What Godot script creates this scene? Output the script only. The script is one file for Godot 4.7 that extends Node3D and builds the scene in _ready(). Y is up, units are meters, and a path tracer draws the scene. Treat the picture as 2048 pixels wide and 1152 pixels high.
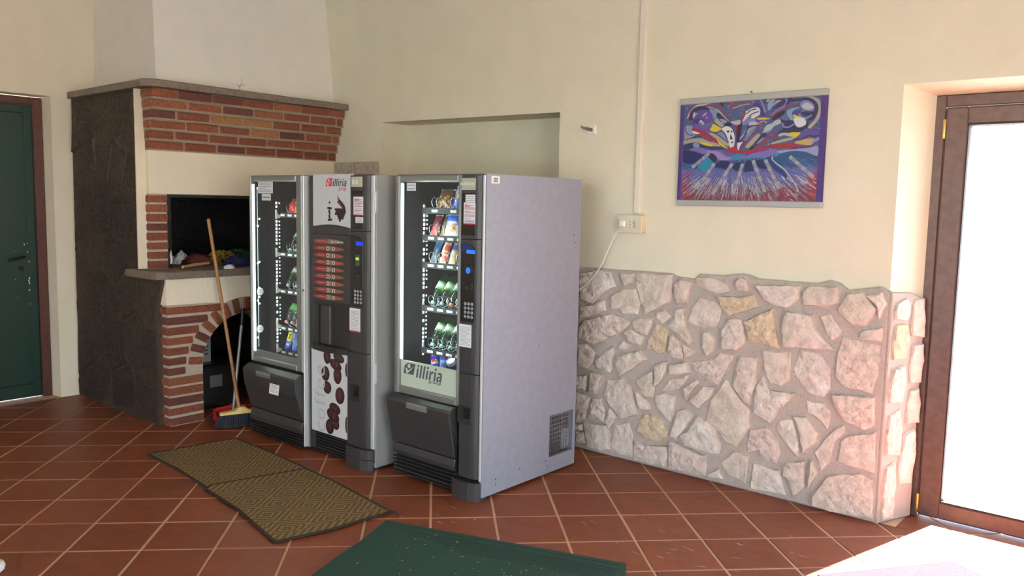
extends Node3D

# ---------------------------------------------------------------- mesh builder
class MB:
	var v := PackedVector3Array()
	var n := PackedVector3Array()
	var u := PackedVector2Array()
	var c := PackedColorArray()
	var x := Transform3D.IDENTITY
	var col := Color.WHITE
	var colored := false

	func tri(a: Vector3, b: Vector3, d: Vector3, na: Vector3, nb: Vector3, nd: Vector3, ua := Vector2.ZERO, ub := Vector2.ZERO, ud := Vector2.ZERO, ca := Color.WHITE, cb := Color.WHITE, cd := Color.WHITE) -> void:
		var g := (b - a).cross(d - a)
		if g.length_squared() < 1e-16:
			return
		var sw := g.dot(na + nb + nd) > 0.0
		for k in ([0, 2, 1] if sw else [0, 1, 2]):
			v.append(x * [a, b, d][k])
			n.append((x.basis * [na, nb, nd][k]).normalized())
			u.append([ua, ub, ud][k])
			c.append([ca, cb, cd][k] if colored else col)

	func quad(a: Vector3, b: Vector3, d: Vector3, e: Vector3, hint: Vector3, uv := false) -> void:
		var nn := (b - a).cross(d - a)
		if nn.length_squared() < 1e-16:
			nn = (d - a).cross(e - a)
		nn = nn.normalized()
		if nn.dot(hint) < 0.0:
			nn = -nn
		if uv:
			tri(a, b, d, nn, nn, nn, Vector2(0, 1), Vector2(1, 1), Vector2(1, 0))
			tri(a, d, e, nn, nn, nn, Vector2(0, 1), Vector2(1, 0), Vector2(0, 0))
		else:
			tri(a, b, d, nn, nn, nn)
			tri(a, d, e, nn, nn, nn)

	func box(o: Vector3, s: Vector3, bev := 0.0) -> MB:
		var h := s * 0.5
		var b := minf(bev, minf(h.x, minf(h.y, h.z)) * 0.95)
		var p := func(sg: Vector3, ax: int) -> Vector3:
			var r := Vector3(sg.x * (h.x - b), sg.y * (h.y - b), sg.z * (h.z - b))
			r[ax] = sg[ax] * h[ax]
			return o + r
		for ax in 3:
			var i := (ax + 1) % 3
			var j := (ax + 2) % 3
			for sg in [-1.0, 1.0]:
				var q := []
				for t in [[-1.0, -1.0], [1.0, -1.0], [1.0, 1.0], [-1.0, 1.0]]:
					var w := Vector3.ZERO
					w[ax] = sg
					w[i] = t[0]
					w[j] = t[1]
					q.append(p.call(w, ax))
				var hn := Vector3.ZERO
				hn[ax] = sg
				quad(q[0], q[1], q[2], q[3], hn)
		if b > 0.0:
			for ax in 3:
				var i := (ax + 1) % 3
				var j := (ax + 2) % 3
				for si in [-1.0, 1.0]:
					for sj in [-1.0, 1.0]:
						var w0 := Vector3.ZERO
						w0[i] = si
						w0[j] = sj
						var w1 := w0
						w0[ax] = -1.0
						w1[ax] = 1.0
						var hn := Vector3.ZERO
						hn[i] = si
						hn[j] = sj
						quad(p.call(w0, i), p.call(w1, i), p.call(w1, j), p.call(w0, j), hn)
			for a in [-1.0, 1.0]:
				for e in [-1.0, 1.0]:
					for f in [-1.0, 1.0]:
						var w := Vector3(a, e, f)
						var nn := w.normalized()
						tri(p.call(w, 0), p.call(w, 1), p.call(w, 2), nn, nn, nn)
		return self

	func bx(x0: float, x1: float, y0: float, y1: float, z0: float, z1: float, bev := 0.0) -> MB:
		return box(Vector3((x0 + x1) / 2, (y0 + y1) / 2, (z0 + z1) / 2), Vector3(absf(x1 - x0), absf(y1 - y0), absf(z1 - z0)), bev)

	static func inset(p: PackedVector2Array, b: float) -> PackedVector2Array:
		var r := PackedVector2Array()
		var k := p.size()
		for i in k:
			var e0 := (p[i] - p[(i + k - 1) % k]).normalized()
			var e1 := (p[(i + 1) % k] - p[i]).normalized()
			var n0 := Vector2(-e0.y, e0.x)
			var n1 := Vector2(-e1.y, e1.x)
			var m := n0 + n1
			var d := maxf(m.dot(n1), 0.35)
			r.append(p[i] + m * (b / d))
		return r

	static func ccw(p: PackedVector2Array) -> PackedVector2Array:
		var a := 0.0
		for i in p.size():
			a += p[i].cross(p[(i + 1) % p.size()])
		if a < 0:
			var q := p.duplicate()
			q.reverse()
			return q
		return p

	# outline in the local xy plane, from z0 to z1, front edge bevelled
	func prism(pp: PackedVector2Array, z0: float, z1: float, bev := 0.0, back := true) -> MB:
		var p := ccw(pp)
		var k := p.size()
		var q := inset(p, bev) if bev > 0.0 else p
		var lo := p[0]
		var hi := p[0]
		for w in p:
			lo = lo.min(w)
			hi = hi.max(w)
		var sz := (hi - lo).max(Vector2(1e-6, 1e-6))
		var uv := func(w: Vector2) -> Vector2: return Vector2((w.x - lo.x) / sz.x, 1.0 - (w.y - lo.y) / sz.y)
		var t := Geometry2D.triangulate_polygon(q)
		var f := Vector3(0, 0, 1)
		for i in range(0, t.size(), 3):
			var a := q[t[i]]
			var b := q[t[i + 1]]
			var d := q[t[i + 2]]
			tri(Vector3(a.x, a.y, z1), Vector3(b.x, b.y, z1), Vector3(d.x, d.y, z1), f, f, f, uv.call(a), uv.call(b), uv.call(d))
		if back:
			t = Geometry2D.triangulate_polygon(p)
			for i in range(0, t.size(), 3):
				var a := p[t[i]]
				var b := p[t[i + 1]]
				var d := p[t[i + 2]]
				tri(Vector3(a.x, a.y, z0), Vector3(b.x, b.y, z0), Vector3(d.x, d.y, z0), -f, -f, -f)
		for i in k:
			var j := (i + 1) % k
			var e := (p[j] - p[i]).normalized()
			var hn := Vector3(e.y, -e.x, 0)
			quad(Vector3(p[i].x, p[i].y, z0), Vector3(p[j].x, p[j].y, z0), Vector3(p[j].x, p[j].y, z1 - bev), Vector3(p[i].x, p[i].y, z1 - bev), hn)
			if bev > 0.0:
				quad(Vector3(p[i].x, p[i].y, z1 - bev), Vector3(p[j].x, p[j].y, z1 - bev), Vector3(q[j].x, q[j].y, z1), Vector3(q[i].x, q[i].y, z1), hn + f)
		return self

	# outline given as (x, z), swept upwards from y0 to y1
	func upright(xz: Array, y0: float, y1: float, bev := 0.0) -> MB:
		var p := PackedVector2Array()
		for w in xz:
			p.append(Vector2(w[0], -w[1]))
		var old := x
		x = x * Transform3D(Basis(Vector3(1, 0, 0), Vector3(0, 0, -1), Vector3(0, 1, 0)), Vector3.ZERO)
		prism(p, y0, y1, bev)
		x = old
		return self

	# outline given as (z, y), swept along x from x0 to x1
	func along_x(zy: Array, x0: float, x1: float, bev := 0.0) -> MB:
		var p := PackedVector2Array()
		for w in zy:
			p.append(Vector2(-w[0], w[1]))
		var old := x
		x = x * Transform3D(Basis(Vector3(0, 0, -1), Vector3(0, 1, 0), Vector3(1, 0, 0)), Vector3.ZERO)
		prism(p, x0, x1, bev)
		x = old
		return self

	# profile of (radius, height) turned about y
	func lathe(pr: Array, seg := 20) -> MB:
		var m := pr.size()
		var nr := []
		for i in m:
			var a: Vector2 = pr[maxi(i - 1, 0)]
			var b: Vector2 = pr[mini(i + 1, m - 1)]
			var d := (b - a).normalized()
			nr.append(Vector2(d.y, -d.x))
		for i in m - 1:
			var a: Vector2 = pr[i]
			var b: Vector2 = pr[i + 1]
			var d := (b - a).normalized()
			var fl := Vector2(d.y, -d.x)
			var n0: Vector2 = nr[i] if nr[i].dot(fl) > 0.75 else fl
			var n1: Vector2 = nr[i + 1] if nr[i + 1].dot(fl) > 0.75 else fl
			for s in seg:
				var t0 := TAU * s / seg
				var t1 := TAU * (s + 1) / seg
				var r0 := Vector3(cos(t0), 0, sin(t0))
				var r1 := Vector3(cos(t1), 0, sin(t1))
				var A := r0 * a.x + Vector3(0, a.y, 0)
				var B := r1 * a.x + Vector3(0, a.y, 0)
				var C := r1 * b.x + Vector3(0, b.y, 0)
				var D := r0 * b.x + Vector3(0, b.y, 0)
				var up := Vector3.UP
				tri(A, B, C, r0 * n0.x + up * n0.y, r1 * n0.x + up * n0.y, r1 * n1.x + up * n1.y)
				tri(A, C, D, r0 * n0.x + up * n0.y, r1 * n1.x + up * n1.y, r0 * n1.x + up * n1.y)
		return self

	func tube(pts: Array, r: Variant, seg := 8, cap := true) -> MB:
		var rings := []
		var nrm := Vector3.ZERO
		for i in pts.size():
			var d: Vector3 = (pts[mini(i + 1, pts.size() - 1)] - pts[maxi(i - 1, 0)]).normalized()
			if nrm == Vector3.ZERO:
				nrm = d.cross(Vector3.UP if absf(d.y) < 0.9 else Vector3.RIGHT).normalized()
			nrm = (nrm - d * nrm.dot(d)).normalized()
			var bn := d.cross(nrm)
			var ring := []
			for s in seg:
				ring.append(nrm * cos(TAU * s / seg) + bn * sin(TAU * s / seg))
			rings.append(ring)
		for i in pts.size() - 1:
			var ra: float = r[i] if r is Array else r
			var rb: float = r[i + 1] if r is Array else r
			for s in seg:
				var t := (s + 1) % seg
				var a0: Vector3 = rings[i][s]
				var a1: Vector3 = rings[i][t]
				var b0: Vector3 = rings[i + 1][s]
				var b1: Vector3 = rings[i + 1][t]
				tri(pts[i] + a0 * ra, pts[i] + a1 * ra, pts[i + 1] + b1 * rb, a0, a1, b1)
				tri(pts[i] + a0 * ra, pts[i + 1] + b1 * rb, pts[i + 1] + b0 * rb, a0, b1, b0)
		if cap:
			for e in [0, pts.size() - 1]:
				var d: Vector3 = (pts[1] - pts[0]) if e == 0 else (pts[e] - pts[e - 1])
				d = d.normalized() * (-1.0 if e == 0 else 1.0)
				var re: float = r[e] if r is Array else r
				for s in seg:
					tri(pts[e], pts[e] + rings[e][s] * re, pts[e] + rings[e][(s + 1) % seg] * re, d, d, d)
		return self

	# closed strip of rings (each an array of points, alike in number), smooth shaded
	func rings(rs: Array, closed := true, smooth := true, cols: Array = []) -> MB:
		var k: int = rs[0].size()
		var m := rs.size()
		var nn := []
		var mid := Vector3.ZERO
		for r in rs:
			for w in r:
				mid += w
		mid /= float(k * m)
		for i in m:
			var row := []
			for s in k:
				var a: Vector3 = rs[i][(s + 1) % k] if closed or s < k - 1 else rs[i][s]
				var b: Vector3 = rs[i][(s + k - 1) % k] if closed or s > 0 else rs[i][s]
				var d: Vector3 = rs[mini(i + 1, m - 1)][s] - rs[maxi(i - 1, 0)][s]
				var g: Vector3 = (a - b).cross(d)
				if g.length_squared() < 1e-18:
					g = rs[i][s] - mid
				g = g.normalized()
				row.append(g)
			nn.append(row)
		var flip := 0.0
		for i in m:
			for s in k:
				flip += nn[i][s].dot(rs[i][s] - mid)
		var sg := -1.0 if flip < 0 else 1.0
		for i in m - 1:
			for s in (k if closed else k - 1):
				var t := (s + 1) % k
				var A: Vector3 = rs[i][s]
				var B: Vector3 = rs[i][t]
				var C: Vector3 = rs[i + 1][t]
				var D: Vector3 = rs[i + 1][s]
				if cols.size():
					colored = true
				if smooth:
					tri(A, B, C, nn[i][s] * sg, nn[i][t] * sg, nn[i + 1][t] * sg, Vector2.ZERO, Vector2.ZERO, Vector2.ZERO, cols[i][s] if cols.size() else col, cols[i][t] if cols.size() else col, cols[i + 1][t] if cols.size() else col)
					tri(A, C, D, nn[i][s] * sg, nn[i + 1][t] * sg, nn[i + 1][s] * sg, Vector2.ZERO, Vector2.ZERO, Vector2.ZERO, cols[i][s] if cols.size() else col, cols[i + 1][t] if cols.size() else col, cols[i + 1][s] if cols.size() else col)
				else:
					quad(A, B, C, D, (A + C) * 0.5 - mid)
		return self

	func mesh(shift := Vector3.ZERO) -> ArrayMesh:
		var w := v
		if shift != Vector3.ZERO:
			w = v.duplicate()
			for i in w.size():
				w[i] += shift
		var a := []
		a.resize(Mesh.ARRAY_MAX)
		a[Mesh.ARRAY_VERTEX] = w
		a[Mesh.ARRAY_NORMAL] = n
		a[Mesh.ARRAY_TEX_UV] = u
		a[Mesh.ARRAY_COLOR] = c
		var m := ArrayMesh.new()
		m.add_surface_from_arrays(Mesh.PRIMITIVE_TRIANGLES, a)
		return m

const SIDE_X := Basis(Vector3(0, 0, -1), Vector3(0, 1, 0), Vector3(1, 0, 0))   # local xy plane stood up to face +x
const LIE := Basis(Vector3(1, 0, 0), Vector3(0, 0, -1), Vector3(0, 1, 0))      # local xy plane laid down to face up

var rng := RandomNumberGenerator.new()
var used := {}
var M := {}

func numbered(called: String) -> String:
	var k: int = used.get(called, -1) + 1
	used[called] = k
	return called if k == 0 else "%s_%03d" % [called, k]

func tag(o: Node, label := "", category := "", group := "", kind := "") -> Node:
	if label:
		o.set_meta("label", label)
	if category:
		o.set_meta("category", category)
	if group:
		o.set_meta("group", group)
	if kind:
		o.set_meta("kind", kind)
	return o

func thing(called: String, label: String, category: String, at := Vector3.ZERO, group := "") -> Node3D:
	var o := Node3D.new()
	o.name = numbered(called)
	o.position = at
	add_child(o)
	tag(o, label, category, group)
	return o

func origin_of(o: Node) -> Vector3:
	var p := Vector3.ZERO
	while o is Node3D and o != self:
		p += o.position
		o = o.get_parent()
	return p

# a part whose mesh was built where it stands in the room
func part(called: String, mb: MB, m: Material, parent: Node, label := "") -> MeshInstance3D:
	var o := MeshInstance3D.new()
	o.name = called
	o.mesh = mb.mesh(-origin_of(parent))
	o.material_override = m
	parent.add_child(o, true)
	if label:
		o.set_meta("label", label)
	return o

# a part whose mesh is in its thing's own axes
func own(called: String, me: Mesh, m: Material, parent: Node, xf := Transform3D.IDENTITY, label := "") -> MeshInstance3D:
	var o := MeshInstance3D.new()
	o.name = called
	o.mesh = me
	o.material_override = m
	o.transform = xf
	parent.add_child(o, true)
	if label:
		o.set_meta("label", label)
	return o

func single(called: String, mb: MB, m: Material, at: Vector3, label: String, category: String, group := "") -> MeshInstance3D:
	var o := MeshInstance3D.new()
	o.name = numbered(called)
	o.mesh = mb.mesh(-at)
	o.position = at
	o.material_override = m
	add_child(o)
	tag(o, label, category, group)
	return o

func struct(called: String, mb: MB, m: Material) -> MeshInstance3D:
	var o := MeshInstance3D.new()
	o.name = called
	o.mesh = mb.mesh()
	o.material_override = m
	o.set_meta("kind", "structure")
	add_child(o, true)
	return o

func V2(a: Array) -> PackedVector2Array:
	var p := PackedVector2Array()
	for i in range(0, a.size(), 2):
		p.append(Vector2(a[i], a[i + 1]))
	return p

func rect(x0: float, y0: float, x1: float, y1: float) -> PackedVector2Array:
	return V2([x0, y0, x1, y0, x1, y1, x0, y1])

func rnd(a: float, b: float) -> float:
	return rng.randf_range(a, b)

# lettering as flat text of a given height, centred, in the local xy plane; leaning makes italics
func lettering(s: String, h: float, bold := true, lean := 0.0, thick := 0.0015, squeeze := 1.0) -> MB:
	var f := SystemFont.new()
	f.font_names = PackedStringArray(["Droid Sans"])
	f.font_weight = 700 if bold else 400
	var t := TextMesh.new()
	t.text = s
	t.font = f
	t.font_size = 64
	t.pixel_size = h / 46.0
	t.depth = thick
	t.curve_step = 4.0
	var a := t.get_mesh_arrays()
	var vs: PackedVector3Array = a[Mesh.ARRAY_VERTEX]
	var ns: PackedVector3Array = a[Mesh.ARRAY_NORMAL]
	var ix: PackedInt32Array = a[Mesh.ARRAY_INDEX]
	var mb := MB.new()
	for i in range(0, ix.size(), 3):
		var q := []
		for k in 3:
			var w := vs[ix[i + k]]
			q.append(Vector3((w.x + w.y * lean) * squeeze, w.y, w.z + thick / 2))
		mb.tri(q[0], q[1], q[2], ns[ix[i]], ns[ix[i + 1]], ns[ix[i + 2]])
	return mb

# ---------------------------------------------------------------- materials
func noise_tex(freq: float, lo: Color, hi: Color, sd := 1, octaves := 4, size := 512, kind := FastNoiseLite.TYPE_SIMPLEX_SMOOTH, mid := 0.5) -> NoiseTexture2D:
	var f := FastNoiseLite.new()
	f.noise_type = kind
	f.seed = sd
	f.frequency = freq
	f.fractal_octaves = octaves
	var t := NoiseTexture2D.new()
	t.width = size
	t.height = size
	t.seamless = true
	t.noise = f
	var g := Gradient.new()
	g.set_color(0, lo)
	g.set_color(1, hi)
	if mid != 0.5:
		g.add_point(mid, lo.lerp(hi, 0.15))
	t.color_ramp = g
	return t

func mat(c: Color, rough := 0.6, metal := 0.0) -> StandardMaterial3D:
	var m := StandardMaterial3D.new()
	m.albedo_color = c
	m.roughness = rough
	m.metallic = metal
	return m

func textured(c: Color, rough: float, tex: Texture2D, scale: float, bump: Texture2D = null, relief := 0.0) -> StandardMaterial3D:
	var m := mat(c, rough)
	m.albedo_texture = tex
	m.uv1_triplanar = true
	m.uv1_world_triplanar = true
	m.uv1_scale = Vector3.ONE * scale
	if bump:
		m.heightmap_enabled = true
		m.heightmap_texture = bump
		m.heightmap_scale = relief
	return m

func glow(c: Color, e: float) -> StandardMaterial3D:
	var m := mat(c, 0.5)
	m.emission_enabled = true
	m.emission = c
	m.emission_energy_multiplier = e
	return m

func pane(c: Color, alpha: float, rough := 0.02) -> StandardMaterial3D:
	var m := mat(Color(c.r, c.g, c.b, alpha), rough)
	m.transparency = BaseMaterial3D.TRANSPARENCY_ALPHA
	return m

func rgb(r: int, g: int, b: int) -> Color:
	return Color(r / 255.0, g / 255.0, b / 255.0)

func make_materials() -> void:
	var soft := noise_tex(0.007, Color(0.97, 0.97, 0.966), Color(1, 1, 1), 3, 5)
	var fine := noise_tex(0.06, Color(0.2, 0.2, 0.2), Color(0.8, 0.8, 0.8), 4, 4)
	var rough := noise_tex(0.03, Color(0, 0, 0), Color(1, 1, 1), 5, 5)
	var blotch := noise_tex(0.02, Color(0.78, 0.75, 0.73), Color(1, 1, 1), 6, 5)
	var pits := noise_tex(0.03, Color(0.74, 0.72, 0.72), Color(1, 1, 1), 7, 5)
	var scuff := noise_tex(0.015, Color(0.9, 0.89, 0.88), Color(1, 1, 1), 8, 6)
	M.plaster = textured(rgb(227, 220, 193), 0.9, soft, 0.7, fine, 0.35)
	M.plaster_white = textured(rgb(236, 222, 194), 0.9, soft, 0.8, fine, 0.35)
	M.hood = textured(rgb(240, 233, 218), 0.9, soft, 0.8, fine, 0.35)
	M.ceiling = textured(rgb(232, 226, 212), 0.95, soft, 0.4)
	M.grout = textured(rgb(196, 160, 128), 0.9, soft, 2.0, fine, 0.2)
	M.tiles = []
	for k in 4:
		var t := textured([rgb(128, 68, 42), rgb(122, 63, 39), rgb(133, 72, 46), rgb(125, 67, 43)][k], 0.5, scuff, 1.1 + 0.13 * k)
		t.metallic_specular = 0.45
		t.roughness_texture = noise_tex(0.02, Color(0.9, 0.9, 0.9), Color(1, 1, 1), 20, 4, 256) if k == 0 else M.tiles[0].roughness_texture
		M.tiles.append(t)
	M.stones = []
	var veins := noise_tex(0.011, Color(0.8, 0.77, 0.74), Color(1, 1, 1), 61, 6)
	var veins2 := noise_tex(0.016, Color(0.84, 0.8, 0.78), Color(1, 1, 1), 62, 5)
	var lumps := noise_tex(0.014, Color(0, 0, 0), Color(1, 1, 1), 63, 5)
	for k in 5:
		M.stones.append(textured([rgb(226, 216, 200), rgb(222, 211, 197), rgb(232, 224, 212), rgb(222, 206, 176), rgb(223, 209, 195)][k], 0.9, [veins, veins2, veins, blotch, veins2][k], 1.1 + 0.2 * k, lumps, 2.0))
	M.mortar = textured(rgb(176, 164, 154), 0.95, soft, 2.5, fine, 0.5)
	M.block = textured(rgb(204, 194, 172), 0.95, blotch, 2.0, rough, 0.3)
	M.slate = []
	for k in 3:
		M.slate.append(textured([rgb(54, 42, 29), rgb(46, 36, 25), rgb(60, 46, 32)][k], 0.8, blotch, 1.4 + 0.2 * k, rough, 1.5))
	M.slate_joint = textured(rgb(72, 60, 45), 0.95, blotch, 2.0, fine, 0.5)
	M.bricks = []
	for k in 5:
		M.bricks.append(textured([rgb(146, 82, 56), rgb(134, 74, 53), rgb(154, 94, 62), rgb(112, 64, 50), rgb(170, 120, 72)][k], 0.9, blotch, 3.0 + 0.3 * k, rough, 1.0))
	M.fascia_mortar = textured(rgb(146, 128, 108), 0.95, soft, 3.0, fine, 0.6)
	M.brick_mortar = textured(rgb(182, 166, 146), 0.95, soft, 3.0, fine, 0.6)
	M.slab = textured(rgb(120, 108, 94), 0.75, blotch, 2.6, rough, 0.6)
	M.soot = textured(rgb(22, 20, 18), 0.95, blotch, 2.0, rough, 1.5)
	M.black_iron = mat(rgb(18, 18, 19), 0.6, 0.2)
	M.door_green = textured(rgb(3, 42, 30), 0.45, soft, 0.8)
	M.door_brown = textured(rgb(84, 44, 32), 0.5, blotch, 1.5)
	M.wood_frame = textured(rgb(92, 66, 56), 0.4, noise_tex(0.02, Color(0.8, 0.78, 0.76), Color(1, 1, 1), 31, 3), 1.5)
	M.brass = mat(rgb(196, 164, 90), 0.3, 0.9)
	M.gasket = mat(rgb(20, 20, 22), 0.6)
	M.spacer = mat(rgb(220, 222, 222), 0.4)
	M.glass = pane(Color(1, 1, 1), 0.03)
	M.machine_glass = pane(Color(1, 1, 1), 0.02)
	M.machine_glass.metallic_specular = 0.22
	M.terrace = textured(rgb(226, 225, 220), 0.95, blotch, 0.5)
	M.leaf = mat(rgb(92, 128, 70), 0.7)
	M.steel = textured(rgb(144, 148, 160), 0.5, noise_tex(0.03, Color(0.94, 0.94, 0.94), Color(1, 1, 1), 33, 3), 1.0)
	M.steel_grey = mat(rgb(138, 138, 134), 0.5)
	M.steel_dark = mat(rgb(70, 71, 73), 0.5)
	M.silver = mat(rgb(118, 120, 114), 0.4, 0.3)
	M.strip = mat(rgb(206, 206, 200), 0.35, 0.3)
	M.plastic = textured(rgb(52, 52, 52), 0.48, noise_tex(0.2, Color(0.9, 0.9, 0.9), Color(1, 1, 1), 34, 2, 256), 6.0)
	M.plastic_dark = mat(rgb(33, 33, 34), 0.5)
	M.black = mat(rgb(14, 15, 17), 0.35)
	M.inside = mat(rgb(10, 13, 13), 0.5)
	M.tray = mat(rgb(12, 12, 13), 0.7)
	M.wire = mat(rgb(200, 202, 204), 0.25, 0.9)
	M.led = glow(Color(0.93, 1.0, 1.0), 2.2)
	M.slot_light = glow(Color(0.92, 0.97, 1.0), 1.3)
	M.lcd = glow(Color(0.05, 0.2, 1.0), 1.1)
	M.lcd_pale = glow(Color(0.12, 0.4, 1.0), 1.0)
	M.green_light = glow(Color(0.5, 0.95, 0.1), 0.9)
	M.paper = mat(rgb(222, 222, 220), 0.7)
	M.paper_grey = mat(rgb(196, 200, 198), 0.7)
	M.ink = mat(rgb(70, 72, 78), 0.8)
	M.ink_pale = mat(rgb(150, 152, 156), 0.8)
	M.red_ink = mat(rgb(190, 40, 50), 0.7)
	M.badge = mat(rgb(190, 196, 180), 0.3, 0.5)
	M.badge_letters = mat(rgb(232, 236, 226), 0.3, 0.3)
	M.frost = mat(rgb(190, 200, 178), 0.6)
	M.key = mat(rgb(150, 152, 154), 0.4, 0.4)
	M.socket = mat(rgb(212, 206, 178), 0.5)
	M.socket_side = mat(rgb(222, 202, 162), 0.6)
	M.white_plastic = mat(rgb(238, 234, 222), 0.4)
	M.trunking = mat(rgb(226, 218, 196), 0.5)
	M.nickel = mat(rgb(120, 116, 108), 0.3, 0.8)
	M.handle_wood = textured(rgb(168, 122, 74), 0.55, noise_tex(0.02, Color(0.75, 0.7, 0.66), Color(1, 1, 1), 40, 3, 256), 3.0)
	M.pale_wood = mat(rgb(196, 164, 108), 0.7)
	M.alu = mat(rgb(150, 148, 146), 0.4, 0.4)
	M.yellow_plastic = mat(rgb(222, 196, 110), 0.45)
	M.red_plastic = mat(rgb(176, 26, 34), 0.4)
	M.bristle = mat(rgb(38, 42, 52), 0.8)
	M.bar_silver = mat(rgb(170, 174, 170), 0.4, 0.3)
	M.purple = mat(rgb(58, 36, 100), 0.6)
	M.dust = mat(Color(0.86, 0.8, 0.76, 0.3), 0.9)
	M.dust.transparency = BaseMaterial3D.TRANSPARENCY_ALPHA
	M.packs = mat(Color.WHITE, 0.35)
	M.packs.vertex_color_use_as_albedo = true
	M.pet_green = pane(rgb(14, 62, 30), 0.42, 0.08)
	M.pet_clear = pane(rgb(120, 140, 132), 0.16, 0.08)
	M.cap_teal = mat(rgb(150, 205, 190), 0.4)
	M.cap_pink = mat(rgb(230, 170, 150), 0.4)
	M.can_top = mat(rgb(190, 194, 198), 0.3, 0.8)

# ---------------------------------------------------------------- the scene
func _ready() -> void:
	rng.seed = 11
	var cam := Camera3D.new()
	cam.name = "camera"
	cam.position = Vector3(7.1416, 1.6706, 4.5544)
	cam.rotation = Vector3(-0.1024, 0.7032, 0.0203)
	cam.fov = rad_to_deg(2.0 * atan(576.0 / 1638.53))
	cam.near = 0.05
	cam.far = 200.0
	add_child(cam)
	cam.current = true

	var env := Environment.new()
	var sky := Sky.new()
	var ps := ProceduralSkyMaterial.new()
	ps.sky_top_color = rgb(160, 186, 222)
	ps.sky_horizon_color = rgb(226, 236, 244)
	ps.ground_bottom_color = rgb(170, 165, 150)
	ps.ground_horizon_color = rgb(214, 214, 206)
	ps.sun_angle_max = 1.0
	sky.sky_material = ps
	env.background_mode = Environment.BG_SKY
	env.sky = sky
	env.background_energy_multiplier = 20.0
	env.ambient_light_source = Environment.AMBIENT_SOURCE_SKY
	env.tonemap_mode = Environment.TONE_MAPPER_LINEAR
	env.tonemap_exposure = 0.78
	env.sdfgi_enabled = true
	env.ssao_enabled = true
	env.ssil_enabled = true
	var we := WorldEnvironment.new()
	we.name = "environment"
	we.environment = env
	add_child(we)

	var sun := DirectionalLight3D.new()
	sun.name = "sun"
	sun.light_energy = 56.0
	sun.light_color = Color(1.0, 0.98, 0.96)
	sun.light_angular_distance = 0.5
	sun.shadow_enabled = true
	sun.look_at_from_position(Vector3.ZERO, Vector3(-0.25, -1.35, 1.0), Vector3.UP)
	add_child(sun)

	make_materials()
	build_shell()
	build_floor()
	build_stone_cladding()
	build_green_door()
	build_glazed_door()
	build_outdoors()
	build_fireplace()
	build_snack_machine()
	build_coffee_machine()
	build_slim_machine()
	build_products()
	build_painting()
	build_wall_fittings()
	build_mats()
	build_cleaning_tools()
	build_hearth_things()

const H := 3.9

func build_shell() -> void:
	var b := MB.new()
	b.bx(-0.4, 1.82, 0, H, -0.5, 0)
	b.prism(V2([1.82, 2.322, 3.68, 2.302, 3.68, H, 1.82, H]), -0.5, 0)
	b.bx(1.82, 3.68, 0, 2.33, -0.5, -0.315)
	b.upright([[3.68, 0.0], [5.886, 0.0], [5.985, -0.25], [5.985, -0.5], [3.68, -0.5]], 0, 2.32)
	b.upright([[8.28, 0.0], [9.9, 0.0], [9.9, -0.5], [8.18, -0.5], [8.18, -0.25]], 0, 2.32)
	b.along_x([[0, 2.32], [0, H], [-0.5, H], [-0.5, 2.285], [-0.25, 2.285]], 3.68, 9.9)
	struct("wall_back", b, M.plaster)
	# left wall with the recess of the green door
	b = MB.new()
	b.upright([[0.0, -0.5], [0.0, 1.88], [-0.15, 1.9], [-0.4, 1.9], [-0.4, -0.5]], 0, 2.45)
	b.bx(-0.4, 0, 0, 2.45, 2.86, 8.4)
	b.bx(-0.4, 0, 2.45, H, -0.5, 8.4)
	struct("wall_left", b, M.plaster_white)
	# right wall and front wall, behind the camera, with the glazed openings that light the room
	b = MB.new()
	b.bx(9.5, 9.9, 0, H, -0.5, 2.4)
	b.bx(9.5, 9.9, 0, 0.1, 2.4, 6.2)
	b.bx(9.5, 9.9, 2.4, H, 2.4, 6.2)
	b.bx(9.5, 9.9, 0, H, 6.2, 8.4)
	struct("wall_right", b, M.plaster)
	b = MB.new()
	b.bx(-0.4, 4.4, 0, H, 8, 8.4)
	b.bx(4.4, 8.4, 0, 0.1, 8, 8.4)
	b.bx(4.4, 8.4, 2.5, H, 8, 8.4)
	b.bx(8.4, 9.9, 0, H, 8, 8.4)
	struct("wall_front", b, M.plaster)
	b = MB.new()
	b.bx(-0.4, 9.9, H, H + 0.3, -0.5, 8.4)
	struct("ceiling", b, M.ceiling)

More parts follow.
